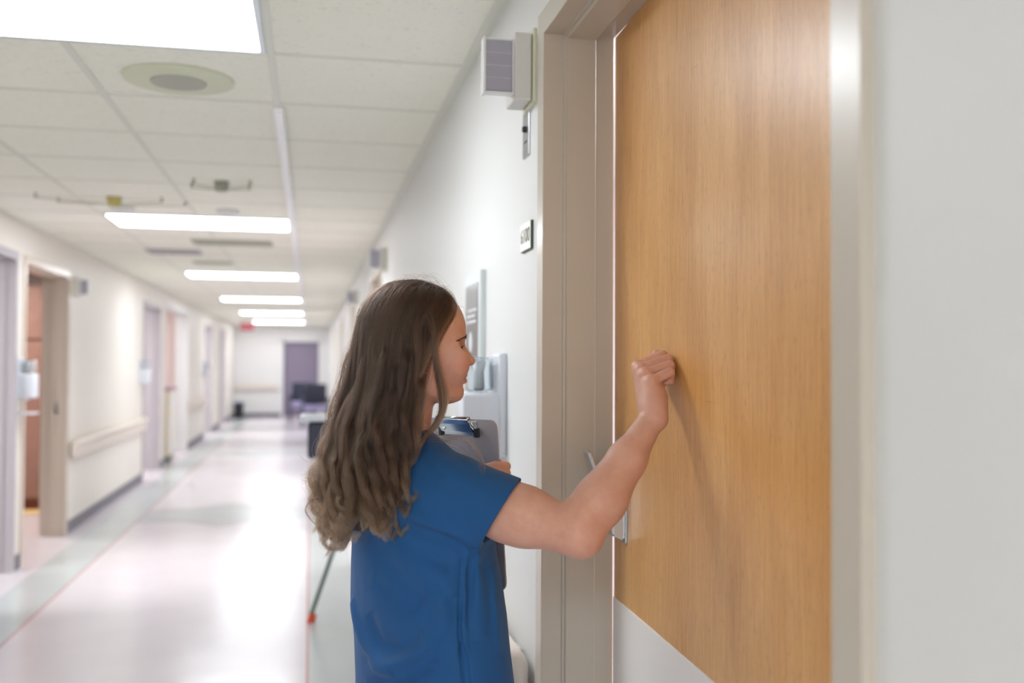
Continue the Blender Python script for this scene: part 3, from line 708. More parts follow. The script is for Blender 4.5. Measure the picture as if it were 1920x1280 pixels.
# ---- head and neck.  Local axes: f forward, s to her right (towards us), u up; millimetres, origin at the ear
yawh = math.radians(9)
HF = np.array((math.cos(yawh), math.sin(yawh), 0)); HS = np.array((math.sin(yawh), -math.cos(yawh), 0)); HU = UP
HO = PL(790, 680, 1.865); MM = .00100
def hp(f, s_, u): return HO + (HF * f / math.cos(yawh) * 1. + HS * s_ + HU * u) * MM
lo = HO + np.array((-.125, -.11, -.20)); hi = HO + np.array((.125, .11, .19))
Hd = Field(lo, hi, .0011)
HB = np.stack((HF, HS, HU), 1)
def headfun(x, y, z):
    dx, dy, dz = x - HO[0], y - HO[1], z - HO[2]
    f = (dx * HF[0] + dy * HF[1]) / MM * math.cos(yawh); s_ = (dx * HS[0] + dy * HS[1]) / MM; u = dz / MM + 0 * f
    uu = [-84, -79, -75, -70, -62, -52, -45, -38, -30, -20, -8, 5, 20, 30, 38, 46, 53, 62, 75, 91, 108, 125]
    ff = [8, 46, 61, 71, 77, 78, 78.5, 81.5, 82, 81, 81.5, 79, 78, 78, 79, 81, 82.6, 82.4, 81, 76, 66, 48]
    ww = [14, 27, 34, 41, 47, 52, 55, 57, 59, 62, 66, 69, 71, 71, 70.5, 70.5, 71, 71.5, 71, 68, 61, 48]
    F = np.interp(u, uu, ff) - np.interp(u, [-80, -60, 20, 40, 110, 130], [0, 3, 3, 5, 5, 2]); Wd = np.interp(u, uu, ww)
    f0 = -2.
    q = np.sqrt(np.maximum(f - f0, 0) ** 2.0 / (F - f0) ** 2.0 + (np.abs(s_) / Wd) ** 2.0 * 1.0 + 1e-9)
    e = 2.25
    q = ((np.maximum(f - f0, 0) / (F - f0)) ** e + (np.abs(s_) / Wd) ** e + 1e-9) ** (1 / e)
    d = (q - 1) * np.minimum(F - f0, Wd) * .9
    d = np.maximum(d, (-f - 22)); d = np.maximum(d, u - 118); d = np.maximum(d, -(u + 84) * .8 + np.maximum(0, 30 - f) * -.0)
    jaw = -(u + 82 - np.maximum(0, 46 - f) * .62)          # underside rises towards the ear
    k = 9.; h = np.maximum(k - np.abs(d - jaw), 0) / k; d = np.maximum(d, jaw) + h * h * k * .25
    return d * MM
Hd.put(headfun, lo + .01, hi - .01, .004)
Hd.ell(hp(-13, 0, 62), (.0905, .0735, .0875), .02, HB)              # skull
Hd.ell(hp(-25, 0, 20), (.066, .062, .06), .03, HB)
# neck
nt, nb = hp(-22, 0, -30), PL(752, 850, 1.885)
Hd.cone(nt, nb, .050, .050, .02)
Hd.cone(hp(-8, 20, -40), PL(775, 820, 1.84), .022, .018, .02)
# brow, nose
Hd.ell(hp(65.5, 0, 48), (.011, .034, .0065), .012, HB)
Hd.cone(hp(70.5, 0, 36), hp(82.5, 0, 16), .0065, .0072, .008)
Hd.cone(hp(82.5, 0, 16), hp(90.2, 0, 4.5), .0072, .0082, .006)
Hd.ell(hp(90.6, 0, 4), (.0092, .0092, .0078), .006, HB)
for q in (1, -1):
    Hd.ell(hp(81.5, q * 11, 0), (.0105, .0065, .0078), .005, HB)      # wings
    Hd.ell(hp(88, q * 4.6, -4.0), (.0048, .0024, .0026), .003, HB, 'cut')   # nostrils
    Hd.ell(hp(60, q * 41, 14), (.022, .020, .020), .022, HB)            # cheeks
    Hd.ell(hp(63, q * 37, -8), (.019, .017, .018), .02, HB)
    Hd.ell(hp(73, q * 30, 29), (.0165, .0200, .0125), .012, HB, 'cut')       # sockets
Hd.cone(hp(78, 0, -5), hp(79.2, 0, -18), .0055, .006, .006)          # philtrum
# lips
for q in (1, -1):
    Hd.cone(hp(80, 0, -22.5), hp(68.5, q * 22, -28.5), .0052, .0022, .003)
    Hd.cone(hp(79, 0, -33.5), hp(68.5, q * 21, -29), .0060, .0022, .003)
    Hd.bump([hp(86, 0, -28), hp(80.5, q * 12, -28.3), hp(71.5, q * 22, -28.5), hp(68.5, q * 27, -26.5)], .0024, .0019, False)
    Hd.bump([hp(82, q * 17, -2), hp(76, q * 26, -14), hp(71, q * 32, -28)], .0013, .0038)
Hd.ell(hp(66, 0, -55), (.0105, .016, .012), .012, HB)
Hd.bump([hp(80, -12, -41.5), hp(82, 0, -42), hp(80, 12, -41.5)], .0016, .005)
# ear
for q in (1, -1):
    Hd.cone(hp(-6, q * 73, 24), hp(-3, q * 72, -16), .0095, .0075, .004)
    Hd.ell(hp(-1, q * 75.5, 8), (.0075, .005, .014), .004, HB, 'cut')
# eyelids round the eye
EYE = [hp(59.5, q * 31, 27.5) for q in (1, -1)]
for q, c in zip((1, -1), EYE):
    Hd.ell(c, (.0131, .0131, .0131), .003, HB)
    for (f1, s1, u1, f2, s2, u2, am) in ((80.5, 25, 26.6, 74, 37, 26.4, 1),): pass
lidcuts = []
for q, c in zip((1, -1), EYE):
    # opening between the lids: an almond cut through the lid shell
    Hd.chain([hp(70.5, q * 21, 26.0), hp(72.6, q * 26, 27.2), hp(71.6, q * 34, 27.6), hp(66.5, q * 41, 26.2), hp(62.5, q * 44, 25.2)], [.0014, .0040, .0046, .0030, .0012], .0006, mode='cut')
    Hd.bump([hp(71.5, q * 19.5, 31), hp(71.5, q * 30, 34.6), hp(64.5, q * 42, 31.5)], .0013, .0014)
head = Hd.mesh()

# ---- torso, hips and legs under the clothes
T = Field((-.55, 1.5, .0), (.25, 2.3, 1.45), .008)
bc = lambda py, d=D0, px=800: PL(px, py, d)
T.ell(PL(784, 940, D0+.01), (.065, .11, .11), .03, np.stack((FW, RT, UP), 1)); T.ell(PL(800, 1110, D0), (.065, .105, .15), .03, np.stack((FW, RT, UP), 1))
T.ell(PL(812, 1330, D0), (.10, .14, .12), .05, np.stack((FW, RT, UP), 1)); T.cone(nb, PL(775, 900, D0), .045, .045, .01)
T.cone(PL(775, 910, D0), sR, .035, .035, .01); T.cone(PL(765, 910, D0), sL, .035, .035, .01)
hipc = PL(812, 1380, D0)
feet = []
for q in (1, -1):
    hj = hipc + RT * q * .085; kn_ = hj * 1.; kn_ = np.array((hj[0], hj[1], .46)) + FW * .02; an = np.array((hj[0], hj[1], .085)) + RT * q * .01
    T.cone(hj, kn_, .078, .052, .03); T.cone(kn_, kn_ * .6 + an * .4, .052, .05, .02); T.cone(kn_ * .6 + an * .4, an, .05, .034, .02)
    T.cone(an - UP * .045, an - UP * .055 + FW * .13, .030, .024, .02); feet.append(an)
torso = T.mesh()

M_skin = mat('skin', (206, 158, 138), .48, bump=.12, scale=900, sss=.25)
n_, l_, b_ = nodes(M_skin)
at = n_.new('ShaderNodeAttribute'); at.attribute_name = 'tint'; at.attribute_type = 'GEOMETRY'
tc = n_.new('ShaderNodeTexCoord'); nz = n_.new('ShaderNodeTexNoise'); nz.inputs['Scale'].default_value = 36; nz.inputs['Detail'].default_value = 8; nz.inputs['Roughness'].default_value = .72; l_.new(tc.outputs['Object'], nz.inputs['Vector'])
m1 = n_.new('ShaderNodeMix'); m1.data_type = 'RGBA'; l_.new(nz.outputs['Fac'], m1.inputs[0]); m1.inputs[6].default_value = lin((224, 180, 158)); m1.inputs[7].default_value = lin((198, 138, 116))
m2 = n_.new('ShaderNodeMix'); m2.data_type = 'RGBA'; m2.blend_type = 'MULTIPLY'; m2.inputs[0].default_value = 1.; l_.new(m1.outputs[2], m2.inputs[6]); l_.new(at.outputs['Color'], m2.inputs[7])
l_.new(m2.outputs[2], b_.inputs['Base Color'])
me, V = tomesh('person', [arm, left, lhand, head, torso])
# own colouring of the skin: lips, rosy cheek, knuckles and elbow
tint = np.ones((len(V), 4), np.float32)
def loc(V): d = (V - HO) / MM; return (d @ HF) * math.cos(yawh), d @ HS, d[:, 2]
f_, s_, u_ = loc(V)
def blend(w, c): tint[:, :3] = tint[:, :3] * (1 - w[:, None]) + tint[:, :3] * np.array(c) * w[:, None]
lipw = np.exp(-(np.abs(u_ + 28.3 + np.abs(s_) * .0) / (9.2 - np.abs(s_) * .30).clip(.5)) ** 6) * (np.abs(s_) < 25) * (f_ > 62)
blend(lipw.astype(np.float32) * .85, (.84, .50, .50))
blend(np.exp(-(((f_ - 58) / 24) ** 2 + ((u_ + 4) / 20) ** 2 + ((np.abs(s_) - 50) / 26) ** 2)) * (f_ > 10) * .6, (1., .80, .77))
for p in mc + pip: blend(np.exp(-(((V - p) / .012) ** 2).sum(1)) * .5, (1., .78, .74))
blend(np.exp(-(((V - tip[0]) / .02) ** 2).sum(1)) * .3, (1., .75, .7)); blend(np.exp(-(((V - eR) / .05) ** 2).sum(1)) * .35, (1., .80, .76)); blend(np.exp(-(((V - th[3]) / .012) ** 2).sum(1)) * .7, (1., .66, .6))
# scattered moles
for p in (PL(1113, 950, 1.60), PL(1078, 943, 1.62), PL(1070, 1000, 1.60), hp(52, 60, 8)): blend(np.exp(-(((V - p) / .006) ** 2).sum(1)) * .0, (.6, .4, .35))
ca = me.color_attributes.new('tint', 'FLOAT_COLOR', 'POINT'); ca.data.foreach_set('color', tint.ravel())
body = link('body', me, woman, M_skin)

# eyes, lashes and brows
M_eyew = mat('eye_white', (226, 218, 212), .15); M_iris = mat('iris', (62, 44, 34), .1); M_hairm = mat('brow_hair', (88, 62, 48), .7)
for q, c in zip((1, -1), EYE):
    bm = bmesh.new(); bmesh.ops.create_uvsphere(bm, u_segments=24, v_segments=16, radius=.0120, matrix=Matrix.Translation(RYN @ c)); e = obj('eye', bm, M_eyew, woman, True)
    bm = bmesh.new(); pc = c + nrm(HF * 1. - UP * .10 + HS * -.0 * q) * .0088
    bmesh.ops.create_uvsphere(bm, u_segments=16, v_segments=10, radius=.0056, matrix=Matrix.Translation(RYN @ pc)); obj('iris', bm, M_iris, e, True)
def hairs(name, curves, m, parent, r0=.00009, tipk=.35, shade=None):
    """Real strands: every curve is an array of points in the figure's frame."""
    hc = bpy.data.hair_curves.new(name); sz = [len(c) for c in curves]; hc.add_curves(sz)
    P = np.concatenate(curves) @ RYN.T - np.array(WLOC[parent.name])
    hc.attributes['position'].data.foreach_set('vector', P.astype(np.float32).ravel())
    ra = hc.attributes.get('radius') or hc.attributes.new('radius', 'FLOAT', 'POINT')
    R = np.concatenate([r0 * (1 - (1 - tipk) * np.linspace(0, 1, n) ** 2) for n in sz]); ra.data.foreach_set('value', R.astype(np.float32))
    if shade is not None: hc.attributes.new('shade', 'FLOAT', 'CURVE').data.foreach_set('value', np.array(shade, np.float32))
    hc.materials.append(m); o = bpy.data.objects.new(name, hc); C.objects.link(o); o.parent = parent; WLOC[o.name] = WLOC[parent.name]
    return o
def onhead(s0, u0):
    for f0 in np.arange(100, 30, -.4):
        p = hp(f0, s0, u0); i = np.round((p - Hd.lo) / Hd.h).astype(int)
        if Hd.D[tuple(i)] < 0: return f0 + .5
    return 80.
rs = np.random.RandomState(5)
lash = []; brow = []
for q in (1, -1):
    for t in np.linspace(0, 1, 60):
        u1 = 29.2 + 2.2 * math.sin(math.pi * t) - 1.6 * t; a = hp(onhead(q * (20.5 + 24 * t), u1 + 1.6) - .2, q * (20.5 + 24 * t), u1); d = nrm(HF * .8 + HS * q * (.25 + .5 * t) + UP * (.12 - .1 * t)); L_ = .0045 + .002 * t
        lash.append(np.array([a, a + d * L_ * .5, a + d * L_ + UP * .0022]))
    for t in rs.rand(1100):
        u0 = 49.5 - 8.0 * t ** 1.4; wv = (1 - t * .72) * 4.6 * (rs.rand() * 2 - 1)
        s0 = 8 + 45 * t; fq = onhead(q * s0, u0 + wv)
        a = hp(fq, q * s0, u0 + wv); d = nrm(HS * q * .9 + HF * -.55 * t + UP * (.45 - .75 * t - wv * .12)); brow.append(np.array([a, a + d * .003, a + d * .0062 + HF * -.0008]))
hairs('eyelashes', lash, M_hairm, woman, .00026, .3); hairs('eyebrows', brow, M_hairm, woman, .00014, .3)

# ---------------------------------------------------------------- scrub top
n_, l_, b_ = nodes(M_scrub)
tc = n_.new('ShaderNodeTexCoord'); wv = n_.new('ShaderNodeTexNoise'); wv.inputs['Scale'].default_value = 1500; l_.new(tc.outputs['Object'], wv.inputs['Vector'])
n2 = n_.new('ShaderNodeTexNoise'); n2.inputs['Scale'].default_value = 9; n2.inputs['Detail'].default_value = 2; l_.new(tc.outputs['Object'], n2.inputs['Vector'])
b1_ = n_.new('ShaderNodeBump'); b1_.inputs['Strength'].default_value = .35; b1_.inputs['Distance'].default_value = .0006; l_.new(wv.outputs['Fac'], b1_.inputs['Height'])
b2_ = n_.new('ShaderNodeBump'); b2_.inputs['Strength'].default_value = .35; b2_.inputs['Distance'].default_value = .02; l_.new(n2.outputs['Fac'], b2_.inputs['Height']); l_.new(b1_.outputs[0], b2_.inputs['Normal']); l_.new(b2_.outputs[0], b_.inputs['Normal'])
lo = (-.40, 1.60, .74); hi = (.09, 2.19, 1.36)
U = Field(lo, hi, .0027)
st_z = []; 
for py, pl, pr, k in ((1420, 664, 985, 0), (1340, 664, 972, 0), (1280, 664, 963, 0), (1200, 661, 953, 0), (1130, 654, 946, 0), (1060, 655, 936, 0), (1010, 657, 926, 0), (960, 662, 912, 0), (920, 668, 892, 0), (880, 676, 866, 0), (850, 694, 842, 0), (825, 716, 818, 0), (805, 735, 797, 0), (790, 742, 785, 0)):
    a = PL(pl, py, D0); b = PL(pr, py, D0); st_z.append(((a[2] + b[2]) / 2, (a[0] + b[0]) / 2, (b[0] - a[0]) / 2))
st_z = np.array(st_z)[np.argsort([s0[0] for s0 in st_z])]
def torsof(x, y, z):
    cx = np.interp(z, st_z[:, 0], st_z[:, 1]); hw = np.interp(z, st_z[:, 0], st_z[:, 2])
    k = .63                                                      # depth : width of the chest
    c2, s2 = FW[0] ** 2, FW[1] ** 2
    a = hw / np.sqrt(s2 + k * k * c2); b = a * k                 # half width, half depth that give this outline
    dx, dy = x - cx, y - D0; lx = (dx * RT[0] + dy * RT[1]) / a; ly = (dx * FW[0] + dy * FW[1]) / b
    e = 2.2; q = (np.abs(lx) ** e + np.abs(ly) ** e + 1e-9) ** (1 / e)
    return (q - 1) * b
U.put(torsof, lo, (hi[0], hi[1], PL(790, 790, D0)[2]), .004)
# shoulders and sleeves: each in a field of its own, opened at the hem, then blended with the body of the top
hemR = PL(934, 970, 1.715); axR = nrm((.84, -.12, -.50))
axL = nrm(eL - sL); hemL = sL + axL * .16
def half(F, p, n, lo_, hi_, k=.0008):
    p = np.array(p); n = np.array(n)
    F.put(lambda x, y, z: -((x - p[0]) * n[0] + (y - p[1]) * n[1] + (z - p[2]) * n[2]), lo_, hi_, k, 'cut')
SR = Field(lo, hi, .0027); SL = Field(lo, hi, .0027)
SR.cone(PL(790, 862, 1.85), sR + np.array((-.002, 0, -.004)), .048, .062, .03)
SR.cone(sR + np.array((.0, 0, .004)), sR + ua * .60 + np.array((0, 0, -.011)), .0655, .0685, .03)
SR.cone(PL(800, 1000, 1.80), PL(880, 975, 1.765), .04, .052, .05)                  # cloth hanging from the sleeve to the side
half(SR, hemR, axR, (-9, -9, -9), (9, 9, 9))
SR.cone(sR + ua * .22 + np.array((0, 0, -.003)), sR + ua * .60 + np.array((0, 0, -.011)), .056, .0610, .002, 'cut')
SL.cone(PL(760, 862, 1.90), sL, .048, .058, .03); SL.cone(sL, hemL + axL * .03, .060, .064, .03)
half(SL, hemL, axL, (-9, -9, -9), (9, 9, 9)); SL.cone(hemL - axL * .05, hemL + axL * .03, .052, .059, .002, 'cut')
for F2 in (SR, SL):
    k = .03; h = np.maximum(k - np.abs(U.D - F2.D), 0) / k; U.D = np.minimum(U.D, F2.D) - h * h * k * .25
U.cone(nb - UP * .01, nb + UP * .12 + np.array((.01, 0, 0)), .058, .062, .003, 'cut')
half(U, (0, 0, .76), (0, 0, -1), (-.5, 1.5, .68), (.2, 2.3, .77))
# folds; positions on the visible surface
def onback(px, py): 
    """First point of the torso surface along the view through a pixel."""
    for d in np.arange(1.60, 2.1, .004):
        p = PL(px, py, d); i = np.round((p - U.lo) / U.h).astype(int)
        if (i >= 0).all() and (i < U.n).all() and U.D[tuple(i)] < .001: return p
    return PL(px, py, 1.8)
def fold(pts, amp, w):
    P_ = spline_([onback(*p) for p in pts], max(8, 5 * len(pts))); U.bump(P_, amp * 1.5, w * .9)
def spline_(P, n):
    P = np.array(P); m = len(P); out = []
    for t in np.linspace(0, m - 1, n):
        i = min(int(t), m - 2); u = t - i; p0, p1, p2, p3 = P[max(i - 1, 0)], P[i], P[i + 1], P[min(i + 2, m - 1)]
        out.append(.5 * ((2 * p1) + (-p0 + p2) * u + (2 * p0 - 5 * p1 + 4 * p2 - p3) * u * u + (-p0 + 3 * p1 - 3 * p2 + p3) * u ** 3))
    return np.array(out)
fold([(715, 935), (770, 968), (830, 990), (892, 1018)], -.006, .010); fold([(745, 965), (800, 1000), (850, 1018), (880, 1034)], .007, .013)
fold([(760, 905), (820, 925), (880, 945)], -.003, .016); fold([(710, 985), (770, 1035), (820, 1075), (850, 1120)], -.004, .020)
fold([(690, 1010), (735, 1070), (790, 1130)], .004, .022); fold([(730, 1000), (790, 1040), (850, 1060)], .004, .018)
fold([(660, 1120), (672, 1175), (695, 1225), (735, 1262)], -.009, .015); fold([(664, 1258), (710, 1254), (755, 1235), (800, 1205), (828, 1165), (822, 1130), (790, 1118)], -.008, .015)
fold([(690, 1150), (712, 1205), (750, 1222), (790, 1190)], .009, .020); fold([(662, 1225), (690, 1240)], .006, .014); fold([(690, 1290), (750, 1275), (820, 1230)], .007, .018)
fold([(700, 1085), (760, 1125), (830, 1110)], .004, .022)
fold([(868, 1040), (864, 1100), (862, 1180), (866, 1230), (870, 1280)], .0055, .0032)         # side seam
fold([(874, 1035), (872, 1100), (870, 1180), (874, 1230)], -.0028, .006)
fold([(884, 1030), (880, 1100), (876, 1180)], .004, .008); fold([(900, 1035), (898, 1120), (902, 1200)], -.004, .012); fold([(922, 1060), (928, 1140), (936, 1220)], -.003, .008)
fold([(866, 1200), (872, 1250), (878, 1300), (884, 1380)], .016, .0052)                                       # open side slit
fold([(775, 815), (800, 850), (830, 900)], .0020, .010); fold([(830, 860), (870, 900), (930, 935)], -.002, .014)
#                         # sleeve hem stitching
top = U.mesh(); me, _ = tomesh('scrub_top', [top]); tp = link('scrub_top', me, woman, M_scrub); tp['label'] = 'blue short-sleeved scrub top'

# trousers and shoes (below the photo's edge, she stands on the floor)
Q = Field((-.42, 1.55, .05), (.20, 2.25, .98), .007)
Q.put(lambda x, y, z: torsof(x, y, z) + .022, (-.42, 1.5, .74), (.2, 2.3, .96), .01)
for q, an in zip((1, -1), feet):
    hj = hipc + RT * q * .085
    Q.cone(np.array((hj[0], hj[1], .84)), np.array((hj[0], hj[1], .5)), .092, .078, .04); Q.cone(np.array((hj[0], hj[1], .5)), an + UP * .02, .078, .07, .03)
    Q.bump([np.array((hj[0], hj[1], .7)) - FW * .085, np.array((hj[0], hj[1], .3)) - FW * .075], .004, .02)
me, _ = tomesh('scrub_trousers', [Q.mesh()]); link('scrub_trousers', me, woman, M_scrub)
M_shoe = mat('shoe', (60, 62, 70), .5)
for an in feet:
    Z = Field(an + np.array((-.12, -.12, -.09)), an + np.array((.2, .2, .05)), .004)
    Z.cone(an - UP * .040 - FW * .02, an - UP * .050 + FW * .14, .042, .036, .02); Z.cone(an - UP * .05 - FW * .02, an - UP * .0, .04, .045, .02)
    Z.put(lambda x, y, z: z - .0, (an[0] - .2, an[1] - .2, -.05), (an[0] + .3, an[1] + .3, .0), .001, 'cut')
    me, _ = tomesh('shoe', [Z.mesh()]); link('shoe', me, woman, M_shoe)

# ---------------------------------------------------------------- clipboard
M_board = mat('silver_board', (176, 172, 178), .38, metal=.35, bump=.1, scale=900); M_chrome = mat('chrome', (200, 204, 210), .12, metal=1.); M_blackp = mat('black_clip_end', (24, 24, 28), .3)
brc = PL(941, 948, 1.868)                                   # middle of the near (right-hand) long edge
bw, bh = .229, .322
BU = nrm(PL(948, 1108, 1.868) - PL(930, 800, 1.868)) * -1   # up along the board, leaning like in the photo
BW = nrm(RT + np.array((.0, 0, 0)) - BU * float(RT @ BU)); BN = np.cross(BW, BU)   # BN: away from the face she sees
bo_ = brc - BW * bw / 2
clip = thing('clipboard', 'silver clipboard with chrome clip held against her chest', 'clipboard', tuple(RYN @ bo_))
BM = Matrix([[*(RYN @ np.array((BW, BU, BN)).T)[i], 0] for i in range(3)] + [[0, 0, 0, 1]])
if (BM.to_3x3().determinant()) < 0: BN = -BN; BM = Matrix([[*(RYN @ np.array((BW, BU, BN)).T)[i], 0] for i in range(3)] + [[0, 0, 0, 1]])
def cobj(name, bm, m, parent=clip, smooth=False):
    bm.transform(BM); bm.normal_update(); me = bpy.data.meshes.new(name); bm.to_mesh(me); bm.free()
    if smooth: me.shade_smooth()
    o = bpy.data.objects.new(name, me); C.objects.link(o); o.parent = parent; me.materials.append(m); return o
SGN = 1 if (BN @ np.array((0, -1, 0))) > 0 else -1           # side of the board that faces her and us
pts = []
for cxx_, cyy_, a0 in ((bw / 2 - .018, bh / 2 - .018, 0), (-bw / 2 + .018, bh / 2 - .018, 90), (-bw / 2 + .018, -bh / 2 + .018, 180), (bw / 2 - .018, -bh / 2 + .018, 270)):
    for k in range(7): a = math.radians(a0 + 15 * k); pts.append((cxx_ + .018 * math.cos(a), cyy_ + .018 * math.sin(a)))
def st(p, i): return (p[0], p[1], (-.0012, .0012)[i])
st.n = 2
cobj('board', prism(bmesh.new(), pts, st), M_board)
def cb(x0, x1, y0, y1, z0, z1, bev=.001): return bx(x0, x1, y0, y1, min(SGN * z0, SGN * z1), max(SGN * z0, SGN * z1), bev, 2)
ty = bh / 2
pl_ = cobj('clip_plate', cb(-.056, .056, ty - .030, ty - .004, .0015, .004), M_chrome)
b1 = bmesh.new()                                                         # sprung jaw: curved sheet
pr = [(ty + .004, .018), (ty + .0005, .021), (ty - .006, .019), (ty - .022, .009), (ty - .029, .0045), (ty - .031, .0065), (ty - .024, .0115), (ty - .008, .0215), (ty + .001, .0235), (ty + .0055, .0205)]
def st(p, i): return ((-.052, .052)[i], p[0], SGN * p[1])
st.n = 2
cobj('clip_jaw', prism(b1, pr, st), M_chrome, pl_)
b1 = bmesh.new(); cyl(b1, (-.054, ty + .0035, SGN * .0205), (.054, ty + .0035, SGN * .0205), .0032, n=12); cobj('grip_roll', b1, M_chrome, pl_, True)
for q in (-1, 1):
    b1 = bmesh.new(); tube(b1, [(q * .057, ty - .030, SGN * .004), (q * .060, ty - .020, SGN * .010), (q * .0575, ty - .008, SGN * .017), (q * .055, ty + .002, SGN * .018)], .0021, 8); cobj('spring_arm', b1, M_chrome, pl_, True)
    cobj('corner_cap', cb(*((.053, .064) if q > 0 else (-.064, -.053)), ty - .034, ty - .016, .003, .012, .002), M_blackp, pl_)
b1 = bmesh.new(); cyl(b1, (-.036, ty - .014, SGN * .0135), (-.036, ty - .013, SGN * .0165), .0065, n=20); cobj('rivet', b1, M_chrome, pl_)

_p = [PL(0, 0, 1)]
_in = 0
for _x in np.linspace(-bw / 2, bw / 2, 12):
    for _y in np.linspace(-bh / 2, bh / 2, 16):
        _q = bo_ + BW * _x + BU * _y; _i = np.round((_q - U.lo) / U.h).astype(int)
        if (_i >= 0).all() and (_i < U.n).all() and U.D[tuple(_i)] < 0: _in += 1
print('board inside', _in)

# ---------------------------------------------------------------- hair: a dark mass under thousands of single strands
M_hair = bpy.data.materials.new('brown_hair'); M_hair.use_nodes = True; nt = M_hair.node_tree; nt.nodes.remove(nt.nodes['Principled BSDF'])
hb = nt.nodes.new('ShaderNodeBsdfHairPrincipled'); hb.parametrization = 'COLOR'; hi_ = nt.nodes.new('ShaderNodeHairInfo')
hb.inputs['Roughness'].default_value = .34; hb.inputs['Radial Roughness'].default_value = .45
rp = nt.nodes.new('ShaderNodeValToRGB'); e = rp.color_ramp.elements; e[0].position = .0; e[0].color = lin((34, 23, 18)); e[1].position = 1.; e[1].color = lin((80, 59, 43))
x2 = rp.color_ramp.elements.new(.45); x2.color = lin((46, 32, 24))
nt.links.new(hi_.outputs['Intercept'], rp.inputs[0])
hs_ = nt.nodes.new('ShaderNodeHueSaturation'); mr = nt.nodes.new('ShaderNodeMapRange'); mr.inputs['To Min'].default_value = .5; mr.inputs['To Max'].default_value = 1.7
nt.links.new(hi_.outputs['Random'], mr.inputs['Value']); atn = nt.nodes.new('ShaderNodeAttribute'); atn.attribute_name = 'shade'; atn.attribute_type = 'GEOMETRY'; mm_ = nt.nodes.new('ShaderNodeMath'); mm_.operation = 'MULTIPLY'; nt.links.new(mr.outputs[0], mm_.inputs[0]); nt.links.new(atn.outputs['Fac'], mm_.inputs[1]); nt.links.new(mm_.outputs[0], hs_.inputs['Value']); nt.links.new(rp.outputs[0], hs_.inputs['Color']); nt.links.new(hs_.outputs[0], hb.inputs['Color'])
nt.links.new(hb.outputs[0], nt.nodes['Material Output'].inputs['Surface'])
M_hmass = mat('hair_mass_brown', (34, 25, 21), .7)

VT = np.array([540, 575, 600, 640, 680, 720, 760, 800, 840, 880, 920, 960, 1000, 1040, 1080.])
LT = np.array([690, 672, 662, 652, 645, 638, 627, 614, 603, 595, 593, 594, 603, 626, 650.])
RT_ = np.array([850, 856, 846, 824, 806, 800, 797, 792, 786, 778, 768, 754, 742, 720, 700.])
DT = np.array([1.865, 1.865, 1.865, 1.865, 1.865, 1.862, 1.858, 1.85, 1.842, 1.836, 1.832, 1.83, 1.828, 1.828, 1.83])
BT = np.array([.080, .090, .093, .095, .096, .095, .094, .092, .090, .088, .085, .080, .072, .06, .05])
def env(g, v, near, rho):
    L_, R_, dc, b = (np.interp(v, VT, q) for q in (LT, RT_, DT, BT))
    if not near: R_ = R_ - 26
    gg = np.clip(g, -.15, 1.15)
    px = R_ + (L_ - R_) * gg; c = (L_ + R_) / 2
    ang = np.pi * (.30 + .70 * gg); dep = np.maximum(np.sin(ang), 0) ** .7
    px = c + (px - c) * (1 - .45 * rho); d = dc + (-1 if near else 1) * b * dep * (1 - .75 * rho)
    return PLv(px, v, d)
def PLv(px, py, d):
    P = np.stack([(px - 960) / FPX * d, -(py - 640) / FPX * d, -d], -1) @ CN.T + np.array((0, 0, CAMZ)); return P @ RYN
SC = np.array((-13., 0., 62.))
def dome(g, near, rho, root, t):
    """From the parting over the skull to the side of the head."""
    phi = math.radians(58 + 122 * g) if near else math.radians(-62 - 118 * g)
    d1 = nrm((math.cos(phi), math.sin(phi), .04)); d0 = nrm(root); om = math.acos(np.clip(d0 @ d1, -1, 1))
    w0 = np.sin((1 - t) * om) / math.sin(om); w1 = np.sin(t * om) / math.sin(om); d = w0[:, None] * d0 + w1[:, None] * d1
    k = (1.035 + .10 * np.clip(-d[:, 0], 0, 1) + .075 * np.sin(np.pi * np.clip(t * .62, 0, 1))) - .05 * rho
    q = d * np.array((91., 75., 89.)) * k[:, None] + SC
    return HO + (HF * q[:, :1] + HS * q[:, 1:2] + HU * q[:, 2:]) * MM
def collide(P):
    for _ in range(14):
        i = np.round((P - U.lo) / U.h).astype(int); ok = ((i >= 0) & (i < U.n)).all(1); i = np.clip(i, 0, U.n - 1)
        bad = ok & (U.D[i[:, 0], i[:, 1], i[:, 2]] < .005)
        if not bad.any(): break
        P[bad, 1] -= .005
    return P
rs = np.random.RandomState(11)
